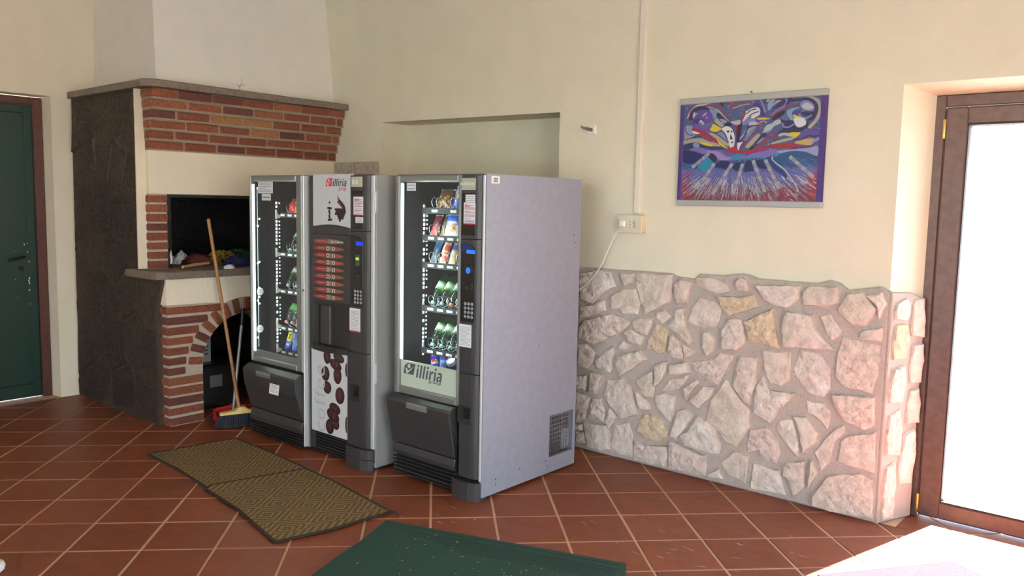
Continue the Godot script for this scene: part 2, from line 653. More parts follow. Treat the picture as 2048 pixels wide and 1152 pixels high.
# terracotta tiles laid at forty-five degrees to the walls
func build_floor() -> void:
	var b := MB.new()
	b.bx(-0.4, 9.9, -0.2, -0.0025, -0.6, 8.4)
	var fl := struct("floor", b, M.grout)
	var s := 0.3422
	var a := 0.7979
	var room := V2([0.0, 0.0, 9.5, 0.0, 9.5, 8.0, 0.0, 8.0])
	var half := s / 2 - 0.0055
	var d1 := Vector2(cos(a), -sin(a))
	var d2 := Vector2(sin(a), cos(a))
	var whole := []
	for k in 3:
		var m := MB.new()
		var z := 0.0008 * (k - 1)
		m.x = Transform3D(Basis(Vector3(d1.x, 0, d1.y), Vector3(-d2.x, 0, -d2.y), Vector3.UP), Vector3.ZERO)
		m.prism(rect(-half, -half, half, half), -0.012, z, 0.0035, false)
		whole.append(m.mesh())
	var rest := []
	for k in 4:
		rest.append(MB.new())
	for i in range(-40, 46):
		for j in range(-40, 46):
			var o := Vector2(2.6742, 3.0775) + d1 * s * (i + 0.5) + d2 * s * (j + 0.5)
			if o.x < -0.3 or o.x > 9.8 or o.y < -0.8 or o.y > 8.3:
				continue
			var q := PackedVector2Array()
			for t in [[-1, -1], [1, -1], [1, 1], [-1, 1]]:
				q.append(o + d1 * half * t[0] + d2 * half * t[1])
			var outer := V2([5.99, -0.45, 8.17, -0.45, 8.17, 0.0, 5.99, 0.0])
			var pieces := Geometry2D.intersect_polygons(q, room)
			pieces.append_array(Geometry2D.intersect_polygons(q, outer))
			var near := o.x < 7.0 and (o.y < 3.4) and (o.x + 0.75 * o.y < 8.2) and o.y > -0.5
			var mm := rng.randi_range(0, 3)
			var kk := rng.randi_range(0, 2)
			for p in pieces:
				var area := 0.0
				for w in p.size():
					area += p[w].cross(p[(w + 1) % p.size()]) * 0.5
				if absf(area) < 0.0008:
					continue
				if near and absf(area) > half * half * 4 * 0.999:
					own("tile", whole[kk], M.tiles[mm], fl, Transform3D(Basis.IDENTITY, Vector3(o.x, 0, o.y)))
					continue
				var m: MB = MB.new() if near else rest[mm]
				var xz := []
				for w in p:
					xz.append([w.x, w.y])
				m.upright(xz, -0.012, 0.0, 0.003)
				if near:
					part("tile", m, M.tiles[mm], fl)
	# pale scuffs worn into the tiles near the glass door
	var sc := MB.new()
	sc.x = Transform3D(LIE, Vector3.ZERO)
	var r := RandomNumberGenerator.new()
	r.seed = 31
	for i in 46:
		var o := Vector2(r.randf_range(4.75, 5.85), -r.randf_range(0.35, 1.25)) if i < 34 else Vector2(r.randf_range(3.9, 4.3), -r.randf_range(1.35, 1.75))
		var dir := Vector2.from_angle(r.randf_range(-0.5, 0.7))
		var L := r.randf_range(0.008, 0.04)
		var q := PackedVector2Array()
		for t in 9:
			var an := TAU * t / 9.0
			q.append(o + dir * cos(an) * L * r.randf_range(0.5, 1.0) + dir.orthogonal() * sin(an) * r.randf_range(0.0015, 0.006))
		if Geometry2D.triangulate_polygon(q).size():
			sc.prism(q, 0.0009, 0.0011)
	tag(part("scuff_marks", sc, M.dust, fl), "", "", "", "stuff")
	for k in 4:
		tag(part("far_tiles", rest[k], M.tiles[k], fl), "", "", "", "stuff")

# one rough stone: a ragged outline with a raised, uneven face
func stone_mesh(p: PackedVector2Array, z0: float, h: float, rag: float) -> MB:
	p = MB.ccw(p)
	var mid := Vector2.ZERO
	for w in p:
		mid += w
	mid /= p.size()
	var out := PackedVector2Array()
	for i in p.size():
		var a := p[i]
		var b := p[(i + 1) % p.size()]
		var k := clampi(int(a.distance_to(b) / 0.028), 1, 7)
		for t in k:
			var w := a.lerp(b, (t + 0.0) / k)
			out.append(w + Vector2(rnd(-rag, rag), rnd(-rag, rag)))
	var n := out.size()
	var tilt := Vector2(rnd(-0.05, 0.05), rnd(-0.05, 0.05))
	var rs := []
	for r in [[1.0, 0.0], [0.995, 0.45], [0.94, 0.9], [0.72, 1.04], [0.4, 1.08]]:
		var ring := []
		for w in out:
			var q: Vector2 = mid + (w - mid) * r[0]
			var d: Vector2 = q - mid
			var hh: float = h * r[1] + (d.dot(tilt) + rnd(-0.0022, 0.0022) if r[1] > 0.5 else 0.0)
			ring.append(Vector3(q.x, q.y, z0 + hh))
		rs.append(ring)
	var m := MB.new()
	var top := Vector3(mid.x, mid.y, z0 + h * 1.08)
	for i in rs.size() - 1:
		for s in n:
			var t := (s + 1) % n
			var hint := Vector3(rs[0][s].x - mid.x, rs[0][s].y - mid.y, 0).normalized() * (1.0 if i < 1 else 0.2) + Vector3(0, 0, 1)
			m.quad(rs[i][s], rs[i][t], rs[i + 1][t], rs[i + 1][s], hint)
	for s in n:
		var nn := Vector3(0, 0, 1)
		m.tri(rs[4][s], rs[4][(s + 1) % n], top, nn, nn, nn)
	return m

func lay_stone(parent: Node, p: Array, h := 0.0, k := -1) -> void:
	var hh := h if h > 0.0 else rnd(0.016, 0.04)
	var m := stone_mesh(V2(p), 0.022, hh, 0.0035)
	part("stone", m, M.stones[k if k >= 0 else [0, 1, 2, 4][rng.randi_range(0, 3)]], parent)

func build_stone_cladding() -> void:
	var wall := get_node("wall_back")
	var b := MB.new()
	b.prism(V2([3.700, 0.000, 5.893, 0.000, 5.893, 1.257, 5.884, 1.257, 5.843, 1.275, 5.677, 1.245, 5.634, 1.277, 5.584, 1.291, 5.512, 1.270, 5.437, 1.267, 5.166, 1.268, 5.123, 1.283, 5.066, 1.291, 4.942, 1.271, 4.798, 1.269, 4.758, 1.235, 4.643, 1.242, 4.598, 1.259, 4.364, 1.258, 4.206, 1.254, 4.083, 1.256, 3.913, 1.249, 3.700, 1.249]), -0.01, 0.026, 0.008)
	part("mortar", b, M.mortar, wall)
	lay_stone(wall, [3.910, 1.216, 4.039, 1.241, 4.155, 1.234, 4.199, 1.147, 4.111, 1.099, 4.018, 1.013, 3.915, 1.035], 0.0, -1)
	lay_stone(wall, [4.236, 1.232, 4.343, 1.241, 4.330, 1.182, 4.259, 1.152], 0.0, -1)
	lay_stone(wall, [4.351, 1.227, 4.401, 1.247, 4.618, 1.253, 4.612, 1.076, 4.546, 1.040, 4.428, 0.978, 4.402, 1.043, 4.358, 1.170], 0.0, -1)
	lay_stone(wall, [4.636, 1.192, 4.677, 1.230, 4.771, 1.209, 4.738, 1.159, 4.727, 1.083, 4.663, 1.077, 4.640, 1.124], 0.0, -1)
	lay_stone(wall, [4.779, 1.248, 4.907, 1.254, 4.975, 1.222, 5.018, 1.176, 4.925, 1.159, 4.842, 1.180, 4.788, 1.208], 0.0, -1)
	lay_stone(wall, [5.039, 1.251, 5.073, 1.268, 5.101, 1.252, 5.122, 1.213, 5.117, 1.192, 5.052, 1.187, 5.035, 1.209], 0.0, -1)
	lay_stone(wall, [4.169, 1.079, 4.256, 1.131, 4.358, 1.147, 4.393, 1.062, 4.377, 0.976, 4.263, 0.971, 4.229, 0.999, 4.173, 0.993], 0.0, -1)
	lay_stone(wall, [4.810, 1.126, 4.907, 1.110, 4.953, 1.070, 4.940, 0.987, 4.915, 0.956, 4.832, 0.943, 4.743, 0.965, 4.736, 0.977, 4.757, 1.051, 4.777, 1.085], 0.0, -1)
	lay_stone(wall, [4.926, 1.146, 5.066, 1.152, 5.155, 1.172, 5.186, 1.105, 5.108, 1.073, 5.009, 1.033, 4.962, 1.080], 0.0, 3)
	lay_stone(wall, [3.920, 0.982, 4.005, 0.998, 4.113, 1.046, 4.132, 0.982, 4.016, 0.928, 3.927, 0.908], 0.0, -1)
	lay_stone(wall, [3.916, 0.839, 3.949, 0.892, 4.141, 0.955, 4.174, 0.965, 4.329, 0.920, 4.260, 0.850, 4.099, 0.761, 4.049, 0.740, 3.923, 0.768], 0.0, 4)
	lay_stone(wall, [4.518, 1.001, 4.569, 1.029, 4.623, 0.992, 4.566, 0.943, 4.516, 0.964], 0.0, -1)
	lay_stone(wall, [4.600, 0.930, 4.642, 0.980, 4.650, 1.040, 4.707, 1.052, 4.720, 0.937, 4.784, 0.853, 4.760, 0.828, 4.657, 0.890], 0.0, -1)
	lay_stone(wall, [4.336, 0.921, 4.366, 0.955, 4.489, 0.964, 4.484, 0.910, 4.449, 0.849, 4.370, 0.863], 0.0, -1)
	lay_stone(wall, [4.458, 0.819, 4.521, 0.934, 4.604, 0.910, 4.596, 0.770, 4.559, 0.745, 4.452, 0.761], 0.0, 3)
	lay_stone(wall, [4.276, 0.852, 4.338, 0.876, 4.441, 0.838, 4.413, 0.787, 4.318, 0.788], 0.0, -1)
	lay_stone(wall, [4.236, 0.743, 4.278, 0.794, 4.326, 0.783, 4.304, 0.738, 4.240, 0.723], 0.0, -1)
	lay_stone(wall, [4.618, 0.859, 4.635, 0.884, 4.684, 0.848, 4.722, 0.731, 4.642, 0.730, 4.603, 0.765], 0.0, -1)
	lay_stone(wall, [4.696, 0.829, 4.798, 0.784, 4.730, 0.739], 0.0, -1)
	lay_stone(wall, [4.844, 0.919, 4.875, 0.922, 4.925, 0.884, 4.915, 0.812, 4.875, 0.778, 4.845, 0.823], 0.0, -1)
	lay_stone(wall, [4.963, 0.939, 5.006, 1.019, 5.091, 1.028, 5.116, 0.920, 5.118, 0.883, 5.061, 0.835, 4.969, 0.826], 0.0, -1)
	lay_stone(wall, [5.098, 1.008, 5.274, 1.109, 5.294, 0.990, 5.324, 0.876, 5.229, 0.893, 5.139, 0.902, 5.125, 0.964], 0.0, 3)
	lay_stone(wall, [3.911, 0.730, 3.980, 0.739, 4.051, 0.691, 4.028, 0.609, 3.987, 0.567, 3.921, 0.565], 0.0, -1)
	lay_stone(wall, [4.061, 0.635, 4.126, 0.694, 4.207, 0.753, 4.201, 0.697, 4.181, 0.568, 4.063, 0.586], 0.0, -1)
	lay_stone(wall, [4.230, 0.687, 4.406, 0.748, 4.455, 0.697, 4.387, 0.640, 4.255, 0.547, 4.228, 0.631], 0.0, -1)
	lay_stone(wall, [4.518, 0.667, 4.614, 0.710, 4.602, 0.644, 4.563, 0.554, 4.521, 0.525], 0.0, -1)
	lay_stone(wall, [4.622, 0.687, 4.744, 0.721, 4.769, 0.656, 4.691, 0.628, 4.624, 0.628], 0.0, -1)
	lay_stone(wall, [4.574, 0.508, 4.626, 0.594, 4.762, 0.641, 4.702, 0.543], 0.0, -1)
	lay_stone(wall, [4.773, 0.723, 4.916, 0.761, 4.962, 0.813, 5.046, 0.797, 5.003, 0.707, 4.953, 0.604, 4.869, 0.634, 4.796, 0.676], 0.0, 4)
	lay_stone(wall, [4.884, 0.384, 4.909, 0.506, 5.004, 0.650, 5.103, 0.546, 5.163, 0.487, 5.169, 0.381, 5.091, 0.252, 5.024, 0.269, 4.980, 0.319, 4.903, 0.355], 0.0, -1)
	lay_stone(wall, [5.078, 0.796, 5.195, 0.812, 5.191, 0.660, 5.167, 0.522, 5.136, 0.522, 5.049, 0.622, 5.061, 0.700], 0.0, 4)
	lay_stone(wall, [3.910, 0.501, 3.988, 0.520, 3.996, 0.420, 3.918, 0.415], 0.0, -1)
	lay_stone(wall, [4.011, 0.487, 4.030, 0.548, 4.132, 0.542, 4.078, 0.405, 4.027, 0.404], 0.0, -1)
	lay_stone(wall, [4.137, 0.415, 4.166, 0.519, 4.280, 0.544, 4.354, 0.486, 4.390, 0.388, 4.401, 0.321, 4.299, 0.274, 4.198, 0.340], 0.0, -1)
	lay_stone(wall, [4.383, 0.553, 4.474, 0.614, 4.504, 0.629, 4.517, 0.513, 4.512, 0.454, 4.465, 0.456, 4.393, 0.513], 0.0, -1)
	lay_stone(wall, [4.386, 0.481, 4.490, 0.420, 4.492, 0.372, 4.415, 0.365], 0.0, -1)
	lay_stone(wall, [3.914, 0.392, 4.028, 0.382, 3.991, 0.216, 3.926, 0.182], 0.0, -1)
	lay_stone(wall, [4.008, 0.226, 4.054, 0.379, 4.113, 0.382, 4.158, 0.312, 4.153, 0.225, 4.102, 0.230], 0.0, -1)
	lay_stone(wall, [4.526, 0.473, 4.586, 0.497, 4.675, 0.498, 4.665, 0.377, 4.646, 0.313, 4.537, 0.401], 0.0, -1)
	lay_stone(wall, [4.720, 0.546, 4.813, 0.620, 4.828, 0.596, 4.768, 0.517, 4.748, 0.481], 0.0, -1)
	lay_stone(wall, [4.773, 0.482, 4.864, 0.586, 4.943, 0.598, 4.921, 0.540, 4.836, 0.441], 0.0, -1)
	lay_stone(wall, [4.659, 0.281, 4.694, 0.395, 4.743, 0.427, 4.799, 0.395, 4.743, 0.278, 4.695, 0.221, 4.654, 0.226], 0.0, -1)
	lay_stone(wall, [4.390, 0.208, 4.432, 0.327, 4.485, 0.350, 4.563, 0.331, 4.634, 0.256, 4.611, 0.177, 4.524, 0.166, 4.462, 0.177], 0.0, 3)
	lay_stone(wall, [4.719, 0.253, 4.772, 0.284, 4.831, 0.394, 4.952, 0.339, 4.991, 0.243, 4.987, 0.184, 4.876, 0.186, 4.754, 0.193], 0.0, -1)
	lay_stone(wall, [3.978, 0.192, 4.170, 0.214, 4.188, 0.160, 4.201, 0.049, 4.126, 0.025, 4.011, 0.023], 0.0, -1)
	lay_stone(wall, [4.157, 0.226, 4.198, 0.333, 4.250, 0.279, 4.196, 0.190], 0.0, -1)
	lay_stone(wall, [4.208, 0.093, 4.235, 0.227, 4.332, 0.259, 4.371, 0.183, 4.372, 0.022, 4.203, 0.035], 0.0, -1)
	lay_stone(wall, [4.382, 0.154, 4.464, 0.132, 4.634, 0.165, 4.629, 0.024, 4.383, 0.017], 0.0, 4)
	lay_stone(wall, [4.645, 0.208, 4.733, 0.189, 4.898, 0.158, 4.905, 0.028, 4.644, 0.021], 0.0, -1)
	lay_stone(wall, [3.915, 0.165, 3.964, 0.174, 3.974, 0.140, 3.915, 0.128], 0.0, -1)
	lay_stone(wall, [3.915, 0.113, 3.976, 0.125, 4.001, 0.050, 3.918, 0.033], 0.0, -1)
	lay_stone(wall, [4.915, 0.040, 4.992, 0.094, 5.018, 0.042, 4.929, 0.034], 0.0, -1)
	lay_stone(wall, [4.996, 0.134, 5.086, 0.231, 5.172, 0.212, 5.161, 0.050, 5.047, 0.074], 0.0, -1)
	lay_stone(wall, [5.166, 1.233, 5.423, 1.247, 5.421, 1.171, 5.353, 1.116, 5.280, 1.125, 5.218, 1.152], 0.0, -1)
	lay_stone(wall, [5.438, 1.217, 5.474, 1.251, 5.634, 1.258, 5.639, 1.172, 5.567, 1.144, 5.449, 1.142], 0.0, -1)
	lay_stone(wall, [5.634, 1.141, 5.683, 1.225, 5.759, 1.241, 5.836, 1.155, 5.793, 1.059, 5.717, 1.057, 5.642, 1.117], 0.0, -1)
	lay_stone(wall, [5.785, 1.228, 5.855, 1.246, 5.884, 1.189, 5.853, 1.108, 5.839, 1.167], 0.0, -1)
	lay_stone(wall, [5.337, 1.060, 5.354, 1.100, 5.502, 1.090, 5.525, 1.017, 5.633, 0.910, 5.346, 0.889, 5.330, 1.007], 0.0, -1)
	lay_stone(wall, [5.540, 1.091, 5.594, 1.109, 5.665, 1.026, 5.650, 0.987, 5.615, 0.961, 5.576, 1.004], 0.0, -1)
	lay_stone(wall, [5.757, 1.028, 5.873, 1.062, 5.872, 0.987, 5.759, 0.991], 0.0, -1)
	lay_stone(wall, [5.665, 0.989, 5.868, 0.960, 5.865, 0.826, 5.838, 0.700, 5.690, 0.712, 5.639, 0.767, 5.648, 0.919], 0.0, 4)
	lay_stone(wall, [5.217, 0.856, 5.393, 0.866, 5.390, 0.703, 5.339, 0.662, 5.278, 0.672, 5.240, 0.746], 0.0, -1)
	lay_stone(wall, [5.405, 0.770, 5.438, 0.885, 5.546, 0.880, 5.612, 0.807, 5.619, 0.688, 5.585, 0.638, 5.490, 0.648], 0.0, -1)
	lay_stone(wall, [5.193, 0.631, 5.228, 0.704, 5.281, 0.630, 5.430, 0.635, 5.373, 0.564, 5.291, 0.431, 5.185, 0.477], 0.0, -1)
	lay_stone(wall, [5.632, 0.668, 5.857, 0.689, 5.864, 0.535, 5.816, 0.502, 5.705, 0.531, 5.648, 0.616], 0.0, -1)
	lay_stone(wall, [5.487, 0.608, 5.589, 0.605, 5.631, 0.565, 5.617, 0.463, 5.560, 0.524, 5.505, 0.535], 0.0, -1)
	lay_stone(wall, [5.324, 0.423, 5.347, 0.463, 5.417, 0.483, 5.466, 0.359, 5.464, 0.273, 5.375, 0.354], 0.0, -1)
	lay_stone(wall, [5.427, 0.503, 5.492, 0.515, 5.572, 0.436, 5.568, 0.380, 5.494, 0.305, 5.469, 0.409], 0.0, -1)
	lay_stone(wall, [5.154, 0.272, 5.175, 0.379, 5.270, 0.405, 5.347, 0.334, 5.358, 0.272, 5.340, 0.203, 5.250, 0.226, 5.226, 0.265, 5.167, 0.238], 0.0, -1)
	lay_stone(wall, [5.555, 0.321, 5.644, 0.458, 5.700, 0.503, 5.715, 0.472, 5.660, 0.406, 5.641, 0.278, 5.591, 0.225], 0.0, -1)
	lay_stone(wall, [5.680, 0.294, 5.693, 0.413, 5.711, 0.444, 5.869, 0.499, 5.880, 0.271, 5.778, 0.282], 0.0, -1)
	lay_stone(wall, [5.556, 0.061, 5.632, 0.206, 5.812, 0.259, 5.873, 0.236, 5.886, 0.024, 5.697, 0.007, 5.562, 0.013], 0.0, -1)
	lay_stone(wall, [5.200, 0.179, 5.363, 0.172, 5.403, 0.030, 5.193, 0.025], 0.0, -1)
	lay_stone(wall, [5.379, 0.147, 5.396, 0.230, 5.510, 0.262, 5.512, 0.107, 5.449, 0.034, 5.416, 0.127], 0.0, -1)
	lay_stone(wall, [5.533, 0.155, 5.547, 0.271, 5.585, 0.209, 5.530, 0.097], 0.0, -1)
	lay_stone(wall, [5.114, 0.219, 5.176, 0.217, 5.169, 0.060, 5.123, 0.057], 0.0, -1)
	for y in range(5):
		lay_stone(wall, [3.72, 0.05 + y * 0.235, 3.86, 0.04 + y * 0.235, 3.87, 0.2 + y * 0.235, 3.8, 0.24 + y * 0.235, 3.72, 0.23 + y * 0.235])
	# stones that turn the corner into the door reveal
	var out := Vector3(0.0, 0, 0)
	var along := Vector3(0.099, 0, -0.25).normalized()
	var face := Vector3(0.25, 0, 0.099).normalized()
	var bs := Basis(along, Vector3.UP, face)
	var m := MB.new()
	m.x = Transform3D(bs, Vector3(5.886, 0, 0))
	m.prism(V2([-0.02, 0.0, 0.255, 0.0, 0.255, 1.21, 0.12, 1.245, -0.02, 1.25]), -0.01, 0.03, 0.006)
	part("mortar", m, M.mortar, wall)
	var rows := [[0.02, 0.16, 0.0, 0.1], [0.19, 0.5, 0.12, 0.25], [0.06, 0.33, 0.0, 0.1], [0.36, 0.62, 0.0, 0.12], [0.53, 0.72, 0.15, 0.26], [0.65, 0.86, 0.0, 0.13], [0.75, 0.97, 0.15, 0.26], [0.89, 1.08, 0.0, 0.13], [1.0, 1.21, 0.14, 0.25], [1.1, 1.22, 0.0, 0.12]]
	for r in rows:
		var w: float = r[3] - r[2]
		var h: float = r[1] - r[0]
		var q := V2([r[2] + w * 0.1, r[0] + rnd(0, 0.02), r[3] - w * 0.1, r[0], r[3], r[0] + h * 0.55, r[3] - w * 0.2, r[1], r[2] + w * 0.15, r[1] - rnd(0, 0.03), r[2], r[0] + h * 0.4])
		var sm := stone_mesh(q, 0.026, 0.02, 0.003)
		var moved := MB.new()
		moved.v = sm.v
		moved.n = sm.n
		moved.u = sm.u
		moved.c = sm.c
		for i in moved.v.size():
			moved.v[i] = Vector3(5.886, 0, 0) + bs * sm.v[i]
			moved.n[i] = bs * sm.n[i]
		part("stone", moved, M.stones[rng.randi_range(0, 4)], wall)
	# grey blocks left of the niche
	for r in 14:
		for k in 2:
			var y1 := 2.0 - r * 0.142
			var y0 := maxf(y1 - 0.136, 0.0)
			var xm := 1.5 + (0.09 if r % 2 else 0.0)
			var bb := MB.new()
			bb.bx(1.235 if k == 0 else xm + 0.005, xm - 0.005 if k == 0 else 1.79, y0, y1, -0.01, 0.035 + rnd(0, 0.006), 0.006)
			part("block", bb, M.block, wall)

func build_green_door() -> void:
	var d := thing("door_1", "dark green painted door in a brown frame left of the brick fireplace", "door", Vector3(-0.15, 0, 2.36))
	d.set_meta("kind", "structure")
	var b := MB.new()
	b.bx(-0.2, -0.12, 0, 2.44, 1.902, 1.97, 0.006)
	b.bx(-0.2, -0.12, 0, 2.44, 2.79, 2.858, 0.006)
	b.bx(-0.2, -0.12, 2.38, 2.44, 1.97, 2.79, 0.006)
	part("door_frame", b, M.door_brown, d)
	b = MB.new()
	b.bx(-0.19, -0.15, 0.008, 2.378, 1.972, 2.788, 0.004)
	part("door_leaf", b, M.door_green, d)
	b = MB.new()
	b.bx(-0.152, -0.138, 0.01, 2.376, 1.974, 2.035, 0.006)
	b.bx(-0.152, -0.138, 0.01, 2.376, 2.725, 2.786, 0.006)
	b.bx(-0.152, -0.138, 2.31, 2.376, 2.035, 2.725, 0.006)
	b.bx(-0.152, -0.138, 0.01, 0.12, 2.035, 2.725, 0.006)
	part("door_moulding", b, M.door_green, d)
	b = MB.new()
	b.tube([Vector3(-0.14, 1.165, 2.085), Vector3(-0.085, 1.165, 2.085), Vector3(-0.08, 1.16, 2.1), Vector3(-0.08, 1.14, 2.2)], 0.009, 8)
	part("door_handle", b, M.black_iron, d)
	b = MB.new()
	b.x = Transform3D(SIDE_X, Vector3(-0.15, 1.07, 2.09))
	var ring := PackedVector2Array()
	for i in 12:
		ring.append(Vector2(cos(TAU * i / 12), sin(TAU * i / 12)) * 0.022)
	b.prism(ring, 0, 0.012, 0.003)
	part("lock_plate", b, M.black_iron, d)
	b = MB.new()
	for i in 15:
		var y := rnd(0.75, 1.35)
		var near: bool = i < 11
		var z := rnd(2.036, 2.046) if near else rnd(2.05, 2.2)
		var s := rnd(0.003, 0.012)
		if i < 3:
			y = 0.98 - i * 0.02
			s = 0.014
		b.x = Transform3D(SIDE_X, Vector3(-0.1495 if not near else -0.1378, y, z))
		b.prism(V2([0, 0, s * 0.5, s * 0.2, s * 0.4, s * 1.4, -s * 0.2, s]), 0.0, 0.0006)
	tag(part("paint_chips", b, M.paper, d, "pale chips in the green paint"), "", "", "", "stuff")

func build_glazed_door() -> void:
	var d := thing("door_2", "brown framed glass door in the bright opening right of the stone wall", "door", Vector3(6.7, 0, -0.28))
	d.set_meta("kind", "structure")
	var b := MB.new()
	b.bx(5.975, 6.033, 0.0, 2.282, -0.33, -0.25, 0.004)
	b.bx(8.12, 8.19, 0.0, 2.282, -0.33, -0.25, 0.004)
	b.bx(6.033, 8.12, 2.222, 2.282, -0.33, -0.25, 0.004)
	part("door_frame", b, M.wood_frame, d)
	for k in 2:
		var xa := 6.036 if k == 0 else 7.08
		var xb := 7.076 if k == 0 else 8.117
		var sash := MB.new()
		sash.bx(xa, xa + 0.108, 0.014, 2.218, -0.312, -0.238, 0.008)
		sash.bx(xb - 0.108, xb, 0.014, 2.218, -0.312, -0.238, 0.008)
		sash.bx(xa + 0.1, xb - 0.1, 2.128, 2.218, -0.31, -0.24, 0.008)
		sash.bx(xa + 0.1, xb - 0.1, 0.014, 0.108, -0.31, -0.24, 0.008)
		var s := part("sash", sash, M.wood_frame, d)
		var g := MB.new()
		for t in [[xa + 0.108, xa + 0.113, 0.108, 2.128], [xb - 0.113, xb - 0.108, 0.108, 2.128], [xa + 0.108, xb - 0.108, 0.108, 0.113], [xa + 0.108, xb - 0.108, 2.123, 2.128]]:
			g.bx(t[0], t[1], t[2], t[3], -0.262, -0.243)
		part("gasket", g, M.gasket, s)
		g = MB.new()
		for t in [[xa + 0.109, xa + 0.122, 0.109, 2.127], [xb - 0.122, xb - 0.109, 0.109, 2.127], [xa + 0.109, xb - 0.109, 0.109, 0.12], [xa + 0.109, xb - 0.109, 2.116, 2.127]]:
			g.bx(t[0], t[1], t[2], t[3], -0.29, -0.272)
		part("spacer", g, M.spacer, s)
		g = MB.new()
		g.bx(xa + 0.105, xb - 0.105, 0.105, 2.13, -0.27, -0.266)
		part("glass", g, M.glass, s)
		if k == 0:
			for y in [0.035, 2.055]:
				var hg := MB.new()
				hg.x = Transform3D(Basis.IDENTITY, Vector3(6.036, y, -0.228))
				hg.lathe([Vector2(0, 0), Vector2(0.009, 0.0), Vector2(0.009, 0.03), Vector2(0.0075, 0.031), Vector2(0.009, 0.032), Vector2(0.009, 0.1), Vector2(0.0, 0.106)], 12)
				part("hinge", hg, M.brass, s)

func build_outdoors() -> void:
	var b := MB.new()
	b.bx(-14, 30, -0.25, -0.03, -26, -0.45)
	struct("terrace", b, M.terrace)
	b = MB.new()
	b.bx(-14, 30, -0.25, -0.03, 8.4, 30)
	b.bx(9.9, 30, -0.25, -0.03, -0.45, 8.4)
	struct("yard", b, M.terrace)
	# porch roofs over the glazed openings behind the camera
	b = MB.new()
	b.bx(-0.4, 12.8, 2.66, 2.8, 8.4, 11.0)
	b.bx(9.9, 12.8, 2.66, 2.8, -0.5, 8.4)
	struct("porch_roof", b, M.ceiling)
	# a loose shrub out in the sun
	var t := thing("shrub", "loose green shrub in the sun outside the glass door", "shrub", Vector3(6.0, -0.03, -4.6))
	var m := MB.new()
	for i in 420:
		var o := Vector3(rnd(-0.5, 0.5), rnd(0.5, 1.5), rnd(-0.4, 0.4))
		if Vector3(o.x / 0.5, (o.y - 1.0) / 0.55, o.z / 0.4).length() > 1.0:
			continue
		var d := Vector3(rnd(-1, 1), rnd(-0.6, 0.6), rnd(-1, 1)).normalized()
		var w := d.cross(Vector3.UP).normalized() * 0.022
		m.x = Transform3D(Basis.IDENTITY, Vector3(6.0, -0.03, -4.6) + o)
		m.quad(Vector3.ZERO, d * 0.05 + w, d * 0.11, d * 0.05 - w, Vector3.UP)
	tag(part("leaves", m, M.leaf, t), "", "", "", "stuff")
	m = MB.new()
	for i in 6:
		var e := Vector3(rnd(-0.35, 0.35), rnd(0.9, 1.3), rnd(-0.3, 0.3))
		m.tube([Vector3(6.0, -0.03, -4.6), Vector3(6.0, -0.03, -4.6) + e * 0.5 + Vector3(0, 0.1, 0), Vector3(6.0, -0.03, -4.6) + e], [0.018, 0.012, 0.005], 6)
	part("stems", m, M.handle_wood, t)

# one brick with softened, slightly uneven edges
func lay_brick(parent: Node, x0: float, x1: float, y0: float, y1: float, z0: float, z1: float, k := -1) -> void:
	var b := MB.new()
	var j := func() -> float: return rnd(-0.004, 0.004)
	b.x = Transform3D(Basis.from_euler(Vector3(rnd(-0.006, 0.006), rnd(-0.006, 0.006), rnd(-0.006, 0.006))), Vector3((x0 + x1) / 2, (y0 + y1) / 2, (z0 + z1) / 2))
	b.box(Vector3.ZERO, Vector3(x1 - x0 + j.call(), y1 - y0 + j.call(), z1 - z0 + j.call()), 0.007)
	part("brick", b, M.bricks[k if k >= 0 else [0, 1, 0, 1, 3, 2][rng.randi_range(0, 5)]], parent)

# splits a panel into irregular flat slabs: the cells nearest to each of the given seeds
func slabs(outline: PackedVector2Array, seeds: Array, gap: float) -> Array:
	var out := []
	for i in seeds.size():
		var cell := outline
		for j in seeds.size():
			if i == j or cell.is_empty():
				continue
			var a: Vector2 = seeds[i]
			var b: Vector2 = seeds[j]
			var d := (b - a).normalized()
			var o := (a + b) * 0.5 - d * gap * 0.5
			var e := Vector2(-d.y, d.x)
			var half := PackedVector2Array([o + e * 9.0, o - e * 9.0, o - e * 9.0 - d * 9.0, o + e * 9.0 - d * 9.0])
			var got := Geometry2D.intersect_polygons(cell, half)
			cell = got[0] if got.size() else PackedVector2Array()
		if cell.size() > 2:
			out.append(cell)
	return out

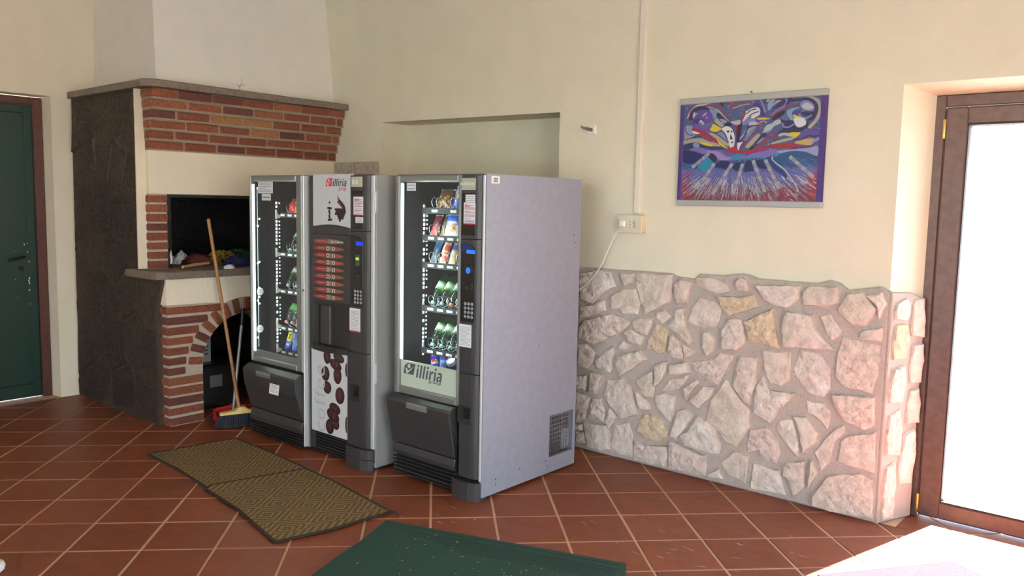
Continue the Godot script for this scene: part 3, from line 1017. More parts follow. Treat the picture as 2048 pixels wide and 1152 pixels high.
func build_fireplace() -> void:
	var f := thing("fireplace", "large corner fireplace with brick hood, dark stone side and arched brick base", "fireplace", Vector3(0.75, 0, 0.87))
	var b := MB.new()
	# hood tapering up to the ceiling
	var hood := MB.new()
	var lo := [Vector3(0.0, 2.48, 1.545), Vector3(1.19, 2.48, 1.6), Vector3(1.187, 2.48, 0.0), Vector3(0, 2.48, 0)]
	var hi := [Vector3(0.0, H, 1.5), Vector3(1.02, H, 1.55), Vector3(1.01, H, 0.0), Vector3(0, H, 0)]
	hood.quad(lo[0], lo[1], hi[1], hi[0], Vector3(0, 0, 1))
	hood.quad(lo[1], lo[2], hi[2], hi[1], Vector3(1, 0, 0))
	hood.quad(lo[2], lo[3], hi[3], hi[2], Vector3(0, 0, -1))
	hood.quad(lo[0], lo[1], lo[2], lo[3], Vector3(0, -1, 0))
	part("hood", hood, M.hood, f)
	# mantel slabs, front and side, with a broken front edge
	b = MB.new()
	b.upright([[0.6, 0.0], [1.388, 0.0], [1.395, 0.3], [1.391, 0.6], [1.4, 0.88], [0.6, 0.88]], 2.443, 2.495, 0.007)
	part("mantel_slab", b, M.slab, f)
	b = MB.new()
	b.upright([[0.6, 0.884], [1.4, 0.884], [1.406, 1.3], [1.416, 1.68], [1.40, 1.75], [1.33, 1.785], [0.6, 1.775]], 2.443, 2.495, 0.007)
	part("mantel_slab", b, M.slab, f)
	b = MB.new()
	b.upright([[0.0, 0.0], [0.596, 0.0], [0.596, 1.775], [0.3, 1.768], [0.03, 1.765], [0.0, 1.75]], 2.446, 2.495, 0.007)
	part("mantel_slab", b, M.slab, f)
	# stepped brick fascia
	var fa := MB.new()
	for r in 6:
		var x := 1.212 + 0.026 * (5 - r) if r > 0 else 1.332
		var y1 := 2.443 - r * 0.0727
		fa.bx(0.9, x, y1 - 0.0727, y1, 0.0, 1.70 - r * 0.004, 0.0)
	var fas := part("fascia", fa, M.fascia_mortar, f)
	for r in 6:
		var x := 1.22 + 0.0265 * (5 - r)
		var y1 := 2.443 - r * 0.0727 - 0.004
		var z := 1.712 - r * 0.005
		var first := true
		var off := 0.19 if r % 2 == 0 else 0.27
		lay_brick(fas, 1.17, x, y1 - 0.055, y1, z - off, z)
		z -= off + 0.016
		while z > 0.02:
			var L := rnd(0.235, 0.262)
			if r % 2 == 1 and z < 0.2:
				L = 0.12
			var z0 := maxf(z - L, 0.012)
			if z - z0 > 0.03:
				lay_brick(fas, 1.1, x, y1 - 0.055 + rnd(-0.003, 0.002), y1 + rnd(-0.002, 0.002), z0, z, 4 if (r == 2 and z > 0.95 and z < 1.3) or (r == 3 and absf(z - 0.85) < 0.12) else -1)
			z = z0 - 0.016
	# plaster lintel band over the fire opening, and the strip that edges the stone side
	b = MB.new()
	b.bx(0.9, 1.22, 1.69, 2.008, 0.0, 1.682, 0.006)
	part("lintel_band", b, M.plaster_white, f)
	b = MB.new()
	b.upright([[1.1, 1.68], [1.158, 1.68], [1.16, 1.75], [1.147, 1.75], [1.147, 1.70], [1.1, 1.70]], 1.135, 2.443, 0.002)
	part("plaster_strip", b, M.plaster_white, f)
	# brick jambs of the fire opening
	b = MB.new()
	b.bx(0.3, 1.212, 1.13, 1.69, 1.552, 1.678)
	var jam := part("jamb", b, M.brick_mortar, f)
	b = MB.new()
	b.bx(0.3, 1.212, 1.13, 1.69, 0.0, 0.25)
	var jam2 := part("jamb", b, M.brick_mortar, f)
	for r in 8:
		var y0 := 1.137 + r * 0.0695
		lay_brick(jam, 0.98, 1.222, y0 + 0.004, y0 + 0.0575, 1.546 + rnd(0, 0.006), 1.686)
		lay_brick(jam2, 0.98, 1.222, y0 + 0.004, y0 + 0.0575, 0.02, 0.255)
	# sooty fire chamber
	b = MB.new()
	b.bx(0.1, 0.34, 1.12, 2.2, 0.0, 1.7)
	b.bx(0.3, 0.95, 1.12, 1.72, 1.53, 1.6)
	b.bx(0.3, 0.95, 1.12, 1.72, 0.2, 0.3)
	b.bx(0.3, 1.0, 1.72, 2.2, 0.0, 1.7)
	part("fire_chamber", b, M.soot, f)
	b = MB.new()
	b.bx(1.17, 1.213, 1.665, 1.692, 0.25, 1.552, 0.003)
	b.bx(1.165, 1.205, 1.137, 1.67, 1.515, 1.546, 0.003)
	part("iron_frame", b, M.black_iron, f)
	# hearth slab
	b = MB.new()
	b.upright([[0.2, 0.0], [1.53, 0.0], [1.525, 0.6], [1.53, 1.1], [1.528, 1.72], [1.5, 1.79], [1.3, 1.806], [1.05, 1.80], [1.05, 1.70], [0.2, 1.70]], 1.083, 1.137, 0.007)
	part("hearth_slab", b, M.slab, f)
	# arched base
	var cz := 1.065
	var cy := 0.42
	var rr := 0.375
	var pts := []
	pts.append_array([[1.70, 0.0], [1.70, 1.085], [0.0, 1.085], [0.0, 0.0], [cz - rr, 0.0], [cz - rr, cy]])
	for i in range(1, 16):
		var t := PI - PI * i / 16.0
		pts.append([cz + rr * cos(t), cy + rr * sin(t)])
	pts.append_array([[cz + rr, cy], [cz + rr, 0.0]])
	b = MB.new()
	b.along_x(pts, 1.1, 1.484)
	var base := part("arched_base", b, M.brick_mortar, f)
	# white band above the arch
	var ro := 0.492
	pts = [[1.702, 1.083], [1.70, 0.893], [1.4, 0.888]]
	for i in range(0, 9):
		var t := deg_to_rad(68.0 + 44.0 * i / 8.0)
		pts.append([cz + ro * cos(t), cy + ro * sin(t) + 0.002])
	pts.append_array([[0.72, 0.89], [0.0, 0.89], [0.0, 1.083]])
	b = MB.new()
	b.along_x(pts, 1.47, 1.492, 0.004)
	b.upright([[1.39, 1.69], [1.49, 1.69], [1.49, 1.712], [1.39, 1.712]], 0.893, 1.083)
	part("plaster_band", b, M.plaster_white, f)
	for r in 12:
		var y0 := 0.006 + r * 0.0742
		var y1 := y0 + 0.055
		var zl := cz + rr
		if y0 > 0.36:
			zl = cz + sqrt(maxf(ro * ro - pow(maxf(y0, y1) - cy, 2.0), 0.0)) + 0.018
			zl = maxf(zl, cz + 0.1)
		var zr := 2 * cz - zl
		if zl < 1.58:
			lay_brick(base, 1.385, 1.493, y0, y1, zl, 1.713)
			lay_brick(base, 1.385, 1.493, y0, y1, 0.02, minf(zr - 0.02, 0.28))
			if zr > 0.35:
				lay_brick(base, 1.385, 1.493, y0, y1, 0.3, zr)
		else:
			lay_brick(base, 1.385, 1.493, y0, y1, 1.44, 1.713)
	for i in 15:
		var t := PI * (i + 0.5) / 15.0
		var rad := Vector3(0, sin(t), cos(t))
		var m := MB.new()
		m.x = Transform3D(Basis(Vector3(1, 0, 0), rad, Vector3(1, 0, 0).cross(rad)), Vector3(1.43, cy, cz) + rad * (rr + 0.058))
		m.box(Vector3.ZERO, Vector3(0.132, 0.112, 0.056), 0.007)
		part("brick", m, M.bricks[[0, 1, 3][rng.randi_range(0, 2)]], base)
	# dark hollow under the arch
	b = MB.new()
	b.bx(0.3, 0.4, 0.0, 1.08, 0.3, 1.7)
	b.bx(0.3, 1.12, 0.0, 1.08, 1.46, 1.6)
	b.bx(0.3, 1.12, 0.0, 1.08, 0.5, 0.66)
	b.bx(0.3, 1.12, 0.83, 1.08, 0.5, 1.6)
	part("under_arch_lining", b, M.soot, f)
	# side of dark irregular slabs
	b = MB.new()
	b.prism(V2([0.0, 0.0, 1.395, 0.0, 1.395, 0.88, 1.47, 1.06, 1.47, 1.083, 1.05, 1.083, 1.05, 1.138, 1.152, 1.138, 1.152, 2.443, 0.03, 2.443]), 1.695, 1.735)
	var side := part("stone_side", b, M.slate_joint, f)
	var seeds := []
	for s in [[0.2, 2.25], [0.62, 2.3], [1.0, 2.2], [0.3, 1.9], [0.6, 1.95], [0.83, 1.9], [1.05, 1.8], [0.2, 1.55], [0.55, 1.6], [0.85, 1.5], [1.08, 1.4], [0.35, 1.25], [0.75, 1.2], [0.2, 0.95], [0.55, 0.85], [0.95, 0.95], [1.28, 0.92], [0.25, 0.5], [0.7, 0.5], [1.05, 0.6], [1.3, 0.5], [0.4, 0.15], [0.85, 0.15], [1.2, 0.15]]:
		seeds.append(Vector2(s[0] + rnd(-0.03, 0.03), s[1] + rnd(-0.03, 0.03)))
	for c in slabs(V2([0.02, 0.01, 1.385, 0.01, 1.385, 0.88, 1.45, 1.05, 1.45, 1.078, 1.04, 1.078, 1.04, 1.145, 1.145, 1.145, 1.145, 2.437, 0.05, 2.437]), seeds, 0.016):
		var m := stone_mesh(c, 1.732, 0.012, 0.003)
		part("stone", m, M.slate[rng.randi_range(0, 2)], side)

# lettering stretched to fill a rectangle on a face that looks towards +z
func text_in(s: String, x0: float, x1: float, y0: float, y1: float, z: float, lean := 0.0, bold := true, turned := false) -> MB:
	var t := lettering(s, 0.1, bold, lean, 0.01)
	var lo := Vector3(1e9, 1e9, 1e9)
	var hi := -lo
	if turned:
		for i in t.v.size():
			t.v[i] = Vector3(-t.v[i].y, t.v[i].x, t.v[i].z)
			t.n[i] = Vector3(-t.n[i].y, t.n[i].x, t.n[i].z)
	for w in t.v:
		lo = lo.min(w)
		hi = hi.max(w)
	for i in t.v.size():
		var w := t.v[i]
		t.v[i] = Vector3(lerpf(x0, x1, (w.x - lo.x) / (hi.x - lo.x)), lerpf(y0, y1, (w.y - lo.y) / (hi.y - lo.y)), z + 0.0008 * (w.z - lo.z) / (hi.z - lo.z))
	return t

func flat(p: PackedVector2Array, z: float, thick := 0.0008) -> MB:
	var b := MB.new()
	b.prism(p, z, z + thick)
	return b

func disc(cx: float, cy: float, rx: float, ry: float, k := 16) -> PackedVector2Array:
	var p := PackedVector2Array()
	for i in k:
		p.append(Vector2(cx + rx * cos(TAU * i / k), cy + ry * sin(TAU * i / k)))
	return p

# a paper label with lines of small print
func note(parent: Node, x0: float, x1: float, y0: float, y1: float, z: float, lines: int, label: String, red_foot := false, called := "sticker") -> void:
	var s := part(called, MB.new().bx(x0, x1, y0, y1, z - 0.002, z + 0.0006), M.paper, parent, label)
	var b := MB.new()
	var r := RandomNumberGenerator.new()
	r.seed = int(x0 * 1000.0 + y0 * 7000.0)
	var dy := (y1 - y0) * 0.84 / lines
	for i in lines:
		var y := y1 - (y1 - y0) * 0.1 - dy * (i + 0.5)
		var xe := lerpf(x0, x1, 0.92 if i % 4 != 3 else r.randf_range(0.45, 0.8))
		b.bx(lerpf(x0, x1, 0.08), xe, y - dy * 0.16, y + dy * 0.16, z + 0.0006, z + 0.0009)
	tag(part("print", b, M.ink_pale, s), "", "", "", "stuff")
	if red_foot:
		part("red_edge", MB.new().bx(x0, x1, y0, lerpf(y0, y1, 0.05), z, z + 0.001), M.red_ink, s)

func cabinet(t: Node, x0: float, x1: float, zb: float, zf: float, m: Material, vent := []) -> void:
	var b := MB.new()
	var w := 0.018
	if vent.is_empty():
		b.bx(x1 - w, x1, 0.02, 1.83, zb, zf, 0.003)
	else:
		b.bx(x1 - w, x1, 0.02, 1.83, vent[1], zf, 0.0)
		b.bx(x1 - w, x1, 0.02, 1.83, zb, vent[0], 0.0)
		b.bx(x1 - w, x1, vent[3], 1.83, vent[0], vent[1], 0.0)
		b.bx(x1 - w, x1, 0.02, vent[2], vent[0], vent[1], 0.0)
	part("side_panel", b, m, t)
	part("side_panel", MB.new().bx(x0, x0 + w, 0.02, 1.83, zb, zf, 0.003), m, t)
	part("back_panel", MB.new().bx(x0 + w, x1 - w, 0.02, 1.81, zb, zb + w, 0.0), m, t)
	part("top_panel", MB.new().bx(x0 + w, x1 - w, 1.812, 1.83, zb, zf, 0.0), M.steel_dark, t)
	part("floor_panel", MB.new().bx(x0 + w, x1 - w, 0.02, 0.05, zb + w, zf, 0.0), M.steel_dark, t)
	for c in [[x0 + 0.05, zb + 0.06], [x1 - 0.05, zb + 0.06], [x0 + 0.05, zf - 0.08], [x1 - 0.05, zf - 0.08]]:
		var ft := MB.new()
		ft.x = Transform3D(Basis.IDENTITY, Vector3(c[0], 0, c[1]))
		ft.lathe([Vector2(0, 0), Vector2(0.025, 0), Vector2(0.025, 0.008), Vector2(0.01, 0.01), Vector2(0.01, 0.03)], 10)
		part("foot", ft, M.black, t)

var coil_mesh: ArrayMesh

func coil() -> ArrayMesh:
	if coil_mesh == null:
		var pts := []
		for i in 64:
			var a := TAU * i / 14.0 + 0.4
			pts.append(Vector3(0.034 * cos(a), 0.034 * sin(a), -0.0032 * i))
		coil_mesh = MB.new().tube(pts, 0.0024, 6).mesh()
	return coil_mesh

# a tray of a snack machine with its wire coils and price tags
func tray(t: Node, xa: float, xb: float, y: float, zf: float, cols: Array, tags: Array) -> void:
	var b := MB.new()
	b.bx(xa, xb, y - 0.02, y - 0.012, zf - 0.42, zf - 0.008)
	b.bx(xa, xb, y - 0.02, y + 0.018, zf - 0.01, zf, 0.002)
	var tr := part("tray", b, M.tray, t)
	for x in cols:
		own("coil", coil(), M.wire, tr, Transform3D(Basis.IDENTITY, Vector3(x, y + 0.045, zf - 0.012) - origin_of(tr)))
	for x in tags:
		var g := MB.new()
		g.bx(x - 0.026, x + 0.0, y - 0.009, y + 0.006, zf, zf + 0.0012)
		part("price_tag", g, M.paper, tr)
		g = MB.new()
		g.bx(x + 0.002, x + 0.024, y - 0.009, y + 0.006, zf, zf + 0.0012)
		part("price_tag", g, M.paper_grey, tr)

# bright openings in the side wall of the compartment, through which its lamp shines
func light_slots(t: Node, x: float, z: float, y0: float, y1: float, levels: Array) -> void:
	var b := MB.new()
	var r := RandomNumberGenerator.new()
	r.seed = 5
	var y := y0
	while y < y1:
		var near := false
		for l in levels:
			near = near or absf(y - l) < 0.03
		if not near:
			if r.randf() < 0.9:
				b.bx(x - 0.002, x + 0.0015, y, y + 0.017, z, z + 0.012)
			if r.randf() < 0.8:
				b.bx(x - 0.002, x + 0.0015, y + 0.003, y + 0.013, z - 0.022, z - 0.014)
		y += 0.026
	tag(part("light_slots", b, M.slot_light, t), "", "", "", "stuff")
	for l in levels:
		var g := MB.new()
		g.along_x([[z + 0.014, l - 0.03], [z + 0.016, l + 0.035], [z + 0.004, l + 0.035], [z, l + 0.005], [z - 0.03, l - 0.005], [z - 0.03, l - 0.02]], x, x + 0.006, 0.001)
		part("tray_bracket", g, M.white_plastic, t)

func strip_light(t: Node, x: float, z: float, y0: float, y1: float, e: float) -> void:
	part("lamp_tube", MB.new().bx(x - 0.01, x + 0.01, y0, y1, z - 0.008, z + 0.004, 0.003), M.led, t)
	var a := AreaLight3D.new()
	a.name = "lamp_light"
	a.area_size = Vector2(0.03, y1 - y0 - 0.06)
	a.light_energy = e
	a.light_color = Color(0.88, 1.0, 0.98)
	a.shadow_enabled = true
	var dir := Vector3(1.0, 0.0, -0.75).normalized()
	a.look_at_from_position(Vector3(x, (y0 + y1) / 2, z) + dir * 0.024 - origin_of(t), Vector3(x, (y0 + y1) / 2, z) + dir - origin_of(t), Vector3.UP)
	t.add_child(a)

# louvred foot of a machine: a row of slats
func louvres(t: Node, x0: float, x1: float, y0: float, y1: float, z: float, k: int, m: Material) -> void:
	var p := part("kick_panel", MB.new().bx(x0, x1, y0, y1, z - 0.05, z - 0.018), M.plastic_dark, t)
	for i in k:
		var y := lerpf(y0, y1, (i + 0.5) / k)
		var h := (y1 - y0) / k * 0.36
		var b := MB.new()
		b.along_x([[z - 0.02, y - h], [z, y - h * 0.6], [z + 0.002, y + h * 0.3], [z - 0.02, y + h]], x0, x1, 0.001)
		part("slat", b, m, p)

# curved column at the side of a door: flat part from xa to xb, then rounded back to xc
func column_outline(xa: float, xb: float, xc: float, zf: float, zc: float, back: float) -> Array:
	var p := [[xa, back], [xa, zf - 0.004], [xa + 0.004, zf], [xb, zf]]
	for i in range(1, 7):
		var t := PI / 2 * i / 6.0
		p.append([xb + (xc - xb) * sin(t), zc + (zf - zc) * cos(t)])
	p.append([xc, back])
	return p

func keypad(t: Node, x0: float, x1: float, y0: float, y1: float, z: float) -> void:
	var p := part("keypad", MB.new().bx(x0 - 0.006, x1 + 0.006, y0 - 0.006, y1 + 0.006, z - 0.004, z + 0.001, 0.001), M.black, t)
	for r in 4:
		for c in 3:
			var x := lerpf(x0, x1, (c + 0.5) / 3)
			var y := lerpf(y0, y1, (r + 0.5) / 4)
			var b := MB.new()
			b.prism(disc(x, y, 0.0095, 0.0095, 14), z, z + 0.006, 0.003)
			part("key", b, M.key, p)

func door_frame(t: Node, x0: float, x1: float, y0: float, y1: float, gx0: float, gx1: float, gy0: float, gy1: float, z: float) -> void:
	var fr := [rect(x0, y0, gx0, y1), rect(gx1, y0, x1, y1), rect(gx0, gy1, gx1, y1), rect(gx0, y0, gx1, gy0)]
	var b := MB.new()
	for r in fr:
		b.prism(r, z - 0.03, z, 0.008)
	part("door_frame", b, M.silver, t)
	part("glass", MB.new().bx(gx0 - 0.004, gx1 + 0.004, gy0 - 0.004, gy1 + 0.004, z - 0.006, z - 0.003), M.machine_glass, t)

func check_logo(parent: Node, x0: float, x1: float, y0: float, y1: float, z: float, lean: float, m: Material, tick: Material) -> void:
	var w := x1 - x0
	var h := y1 - y0
	var q := func(a: float, b: float) -> Vector2: return Vector2(x0 + w * a + lean * h * (b - 0.5), y0 + h * b)
	var s := part("logo_square", flat(PackedVector2Array([q.call(0, 0), q.call(1, 0), q.call(1, 1), q.call(0.25, 1), q.call(0.0, 0.75)]), z), m, parent)
	part("logo_tick", flat(PackedVector2Array([q.call(0.12, 0.5), q.call(0.24, 0.56), q.call(0.38, 0.28), q.call(0.92, 0.78), q.call(0.42, 0.06), q.call(0.28, 0.06)]), z + 0.0008), tick, s)
	part("logo_dot", flat(disc(q.call(0.42, 0.74).x, q.call(0.42, 0.74).y, w * 0.15, w * 0.15, 12), z + 0.0008), tick, s)

# the large snack machine, nearest to the camera
func build_snack_machine() -> void:
	var t := thing("vending_machine", "big grey snack vending machine nearest the camera, with frosted logo panel and blue button", "vending machine", Vector3(3.778, 0, 0.81), "vending machines along the wall")
	var x0 := 3.41
	var x1 := 4.145
	cabinet(t, x0, x1, 0.368, 1.247, M.steel, [0.388, 0.635, 0.115, 0.378])
	# wire grille in the side, and what shows behind it
	var b := MB.new()
	b.bx(4.1, 4.104, 0.1, 0.39, 0.38, 0.645)
	var g := part("vent_grille", b, M.steel_dark, t)
	b = MB.new()
	for i in 15:
		var z := lerpf(0.392, 0.632, i / 14.0)
		b.bx(4.138, 4.1405, 0.115, 0.378, z - 0.0013, z + 0.0013)
	for i in 10:
		var y := lerpf(0.122, 0.37, i / 9.0)
		b.bx(4.1405, 4.143, y - 0.0013, y + 0.0013, 0.388, 0.635)
	part("vent_wires", b, M.wire, g)
	part("fan_box", MB.new().bx(4.106, 4.125, 0.13, 0.26, 0.4, 0.47, 0.003), M.steel, g)
	# dimples, rivets and dark spots of the steel side
	b = MB.new()
	for p in [Vector2(1.091, 0.592), Vector2(1.129, 0.555), Vector2(1.091, 0.525), Vector2(1.191, 0.425), Vector2(1.165, 0.417), Vector2(1.169, 0.407), Vector2(1.170, 0.349), Vector2(0.770, 0.591), Vector2(0.768, 0.532), Vector2(0.890, 0.396), Vector2(1.176, 0.167)]:
		b.x = Transform3D(SIDE_X, Vector3(x1, p.y, p.x))
		b.prism(disc(0, 0, 0.006, 0.006, 10), -0.001, 0.002, 0.0018)
	tag(part("rivets", b, M.steel, t), "", "", "", "stuff")
	b = MB.new()
	for p in [Vector2(1.131, 0.103), Vector2(1.130, 0.071), Vector2(0.918, 0.114), Vector2(0.668, 0.102), Vector2(0.651, 0.063), Vector2(0.760, 0.832), Vector2(0.437, 1.486), Vector2(0.424, 1.440)]:
		b.x = Transform3D(SIDE_X, Vector3(x1, p.y, p.x))
		b.prism(disc(0, 0, 0.004, 0.005, 8), -0.001, 0.0008)
	tag(part("spots", b, M.plastic_dark, t), "", "", "", "stuff")
	b = MB.new()
	b.x = Transform3D(SIDE_X, Vector3(x1, 0, 0))
	b.prism(rect(-1.211, 1.779, -1.142, 1.819), 0, 0.001)
	var st := part("sticker", b, M.paper, t, "white barcode sticker on the side")
	b = MB.new()
	b.x = Transform3D(SIDE_X, Vector3(x1, 0, 0))
	for i in 9:
		b.prism(rect(-1.195 + i * 0.004, 1.786, -1.193 + i * 0.004 + 0.001 * (i % 2), 1.8), 0.001, 0.0014)
	b.prism(rect(-1.195, 1.803, -1.158, 1.808), 0.001, 0.0014)
	tag(part("barcode", b, M.ink, st), "", "", "", "stuff")
	# lit compartment
	b = MB.new()
	b.bx(3.43, 3.456, 0.52, 1.8, 0.6, 1.222)
	b.bx(4.06, 4.09, 0.52, 1.8, 0.6, 1.222)
	b.bx(3.43, 4.09, 0.52, 1.8, 0.58, 0.6)
	b.bx(3.43, 4.09, 1.795, 1.81, 0.58, 1.222)
	b.bx(3.43, 4.09, 0.5, 0.52, 0.58, 1.222)
	part("compartment", b, M.inside, t)
	strip_light(t, 3.464, 1.243, 0.72, 1.78, 0.6)
	var lv := [1.62, 1.455, 1.289, 1.023, 0.76, 0.585]
	light_slots(t, 3.458, 1.05, 0.72, 1.62, [1.62, 1.455, 1.289, 1.023, 0.76])
	var cx := [3.54, 3.618, 3.696, 3.774, 3.852]
	for i in 6:
		tray(t, 3.475, 4.055, lv[i], 1.09, [3.56, 3.6, 3.72, 3.76] if i == 0 else cx, [3.584, 3.742] if i == 0 else [3.556, 3.64, 3.72, 3.80])
	# glazed door
	door_frame(t, 3.412, 3.959, 0.512, 1.826, 3.453, 3.936, 0.556, 1.786, 1.256)
	b = MB.new()
	b.bx(3.454, 3.944, 0.557, 0.714, 1.224, 1.2355)
	var fp := part("frosted_panel", b, M.frost, t, "pale frosted panel with the dark logo")
	check_logo(fp, 3.486, 3.575, 0.635, 0.703, 1.236, 0.25, M.ink, M.frost)
	part("lettering", text_in("illiria", 3.588, 3.808, 0.624, 0.703, 1.236, 0.22), M.ink, fp)
	part("lettering", text_in("group", 3.697, 3.801, 0.604, 0.621, 1.236, 0.22), M.ink, fp)
	note(t, 3.504, 3.579, 1.735, 1.781, 1.2425, 2, "white sticker on the glass")
	# flap of the delivery tray
	b = MB.new()
	b.along_x([[1.235, 0.205], [1.262, 0.21], [1.305, 0.43], [1.312, 0.476], [1.302, 0.492], [1.27, 0.508], [1.235, 0.508]], x0, 3.944, 0.004)
	var fl := part("delivery_flap", b, M.plastic, t)
	b = MB.new()
	b.along_x([[1.3, 0.45], [1.3128, 0.451], [1.3132, 0.474], [1.306, 0.486], [1.3, 0.486]], 3.585, 3.76, 0.002)
	part("finger_grip", b, M.silver, fl)
	b = MB.new()
	b.along_x([[1.235, 0.13], [1.262, 0.135], [1.268, 0.16], [1.256, 0.2], [1.235, 0.203]], x0 + 0.012, 3.944, 0.003)
	part("lower_panel", b, M.plastic, t)
	louvres(t, x0 + 0.01, 3.944, 0.015, 0.128, 1.262, 5, M.plastic_dark)
	# column with the controls
	var xa := 3.982
	var xb := 4.055
	for s in [[0.122, 0.718], [0.722, 1.471], [1.475, 1.822]]:
		b = MB.new()
		b.upright(column_outline(xa, xb, 4.118, 1.272, 1.249, 1.2), s[0], s[1], 0.002)
		part("column_panel", b, M.plastic, t)
	b = MB.new()
	b.upright([[3.93, 1.2], [3.93, 1.272], [3.96, 1.293], [4.02, 1.3], [4.08, 1.297], [4.12, 1.282], [4.138, 1.25], [4.138, 1.2]], 0.0, 0.105, 0.004)
	part("foot_cover", b, M.plastic, t)
	part("edge_strip", MB.new().bx(4.12, 4.136, 0.112, 1.822, 1.2, 1.252, 0.003), M.strip, t)
	var z := 1.272
	var bd := part("badge", MB.new().bx(3.982, 4.086, 1.741, 1.806, z, z + 0.004, 0.0015), M.badge, t, "shiny name badge")
	part("lettering", text_in("nakky", 3.976, 4.081, 1.760, 1.787, z + 0.004), M.badge_letters, bd)
	var rp := part("price_window", MB.new().bx(3.986, 4.089, 1.493, 1.724, z - 0.002, z + 0.0015, 0.001), M.black, t)
	note(rp, 4.014, 4.085, 1.675, 1.716, z + 0.002, 3, "small white sticker")
	note(rp, 4.001, 4.088, 1.553, 1.673, z + 0.002, 10, "white price list with red lines", true)
	b = MB.new()
	for k in 4:
		var y := lerpf(1.555, 1.66, [0.12, 0.42, 0.62, 0.8][k])
		b.bx(4.005, 4.086, y, y + 0.0022, z + 0.0027, z + 0.0032)
	part("red_lines", b, M.red_ink, rp)
	part("lettering", text_in("illiria", 4.010, 4.047, 1.648, 1.662, z + 0.0027, 0.2), M.red_ink, rp)
	# lower control plate with arched top
	var lx := 3.987
	var rx := 4.090
	var pl := PackedVector2Array([Vector2(lx, 1.012), Vector2(rx, 1.012)])
	for i in 9:
		var a := PI / 2 * i / 8.0
		pl.append(Vector2(lerpf(lx, rx, 0.45) + (rx - lx) * 0.55 * cos(a), 1.40 + 0.045 * sin(a)))
	pl.append(Vector2(lx, 1.445))
	b = MB.new()
	b.prism(pl, z - 0.002, z + 0.0015, 0.001)
	var cp := part("control_plate", b, M.black, t)
	var hoodp := PackedVector2Array([Vector2(lx + 0.002, 1.415), Vector2(rx - 0.002, 1.413)])
	for i in 8:
		var a := PI / 2 * i / 7.0
		hoodp.append(Vector2(lerpf(lx, rx, 0.45) + (rx - lx) * 0.53 * cos(a), 1.413 + 0.03 * sin(a)))
	hoodp.append(Vector2(lx + 0.002, 1.443))
	part("display_hood", flat(hoodp, z + 0.0015, 0.004), mat(rgb(16, 30, 96), 0.25), cp)
	part("display", MB.new().bx(4.026, 4.090, 1.393, 1.413, z + 0.001, z + 0.0025), M.lcd_pale, cp)
	var bc := Vector2(4.044, 1.300)
	b = MB.new()
	b.prism(disc(bc.x, bc.y, 0.031, 0.033, 22), z, z + 0.006, 0.003)
	var rg := part("button_ring", b, M.black, cp)
	b = MB.new()
	b.prism(disc(bc.x, bc.y, 0.0165, 0.0175, 18), z + 0.005, z + 0.01, 0.003)
	part("button_light", b, M.lcd_pale, rg, "glowing blue round button")
	part("coin_slot", MB.new().bx(4.066, 4.074, 1.194, 1.227, z + 0.001, z + 0.003), M.steel_dark, cp)
	part("coin_lever", MB.new().bx(4.022, 4.045, 1.199, 1.210, z + 0.001, z + 0.008, 0.002), M.plastic_dark, cp)
	keypad(cp, 4.011, 4.087, 1.030, 1.126, z + 0.0015)
	note(t, 3.976, 4.070, 0.869, 0.997, z + 0.0006, 14, "white printed notice under the keypad")
	# coin return
	b = MB.new()
	var cr := [3.974, 4.077, 0.430, 0.533]
	b.prism(rect(cr[0], cr[2], cr[1], cr[3]), z - 0.001, z + 0.002, 0.001)
	var ret := part("coin_return", b, M.plastic_dark, t)
	part("coin_return_opening", MB.new().bx(lerpf(cr[0], cr[1], 0.45), lerpf(cr[0], cr[1], 0.96), lerpf(cr[2], cr[3], 0.3), lerpf(cr[2], cr[3], 0.93), z + 0.001, z + 0.0035, 0.001), M.black, ret)

func pic(w: int, h: int, c: Color) -> Image:
	var im := Image.create(w, h, false, Image.FORMAT_RGB8)
	im.fill(c)
	return im

# fills a polygon (in picture pixels) row by row
func fill(im: Image, p: PackedVector2Array, c: Color) -> void:
	var lo := 1e9
	var hi := -1e9
	for w in p:
		lo = minf(lo, w.y)
		hi = maxf(hi, w.y)
	for y in range(maxi(int(lo), 0), mini(int(hi) + 1, im.get_height())):
		var xs := []
		var yy := y + 0.5
		for i in p.size():
			var a := p[i]
			var b := p[(i + 1) % p.size()]
			if (a.y <= yy) != (b.y <= yy):
				xs.append(a.x + (yy - a.y) / (b.y - a.y) * (b.x - a.x))
		xs.sort()
		for k in range(0, xs.size() - 1, 2):
			var xa := maxi(int(round(xs[k])), 0)
			var xb := mini(int(round(xs[k + 1])), im.get_width())
			if xb > xa:
				im.fill_rect(Rect2i(xa, y, xb - xa, 1), c)

func ell(cx: float, cy: float, rx: float, ry: float, turn := 0.0) -> PackedVector2Array:
	var p := PackedVector2Array()
	for i in 24:
		p.append(Vector2(cx, cy) + Vector2(rx * cos(TAU * i / 24), ry * sin(TAU * i / 24)).rotated(turn))
	return p

func picture_mat(im: Image, rough := 0.5) -> StandardMaterial3D:
	var m := mat(Color.WHITE, rough)
	m.albedo_texture = ImageTexture.create_from_image(im)
	return m

func bean(im: Image, cx: float, cy: float, rx: float, ry: float, turn: float) -> void:
	for k in 5:
		var s := 1.0 - k * 0.17
		fill(im, ell(cx - k * 2.0, cy - k * 2.0, rx * s, ry * s, turn), rgb(44 + k * 9, 24 + k * 5, 26 + k * 4))
	fill(im, ell(cx + 2, cy, rx * 0.1, ry * 0.9, turn + 0.12), rgb(20, 10, 12))
	fill(im, ell(cx + rx * 0.14, cy - 2, rx * 0.05, ry * 0.7, turn + 0.12), rgb(130, 96, 74))

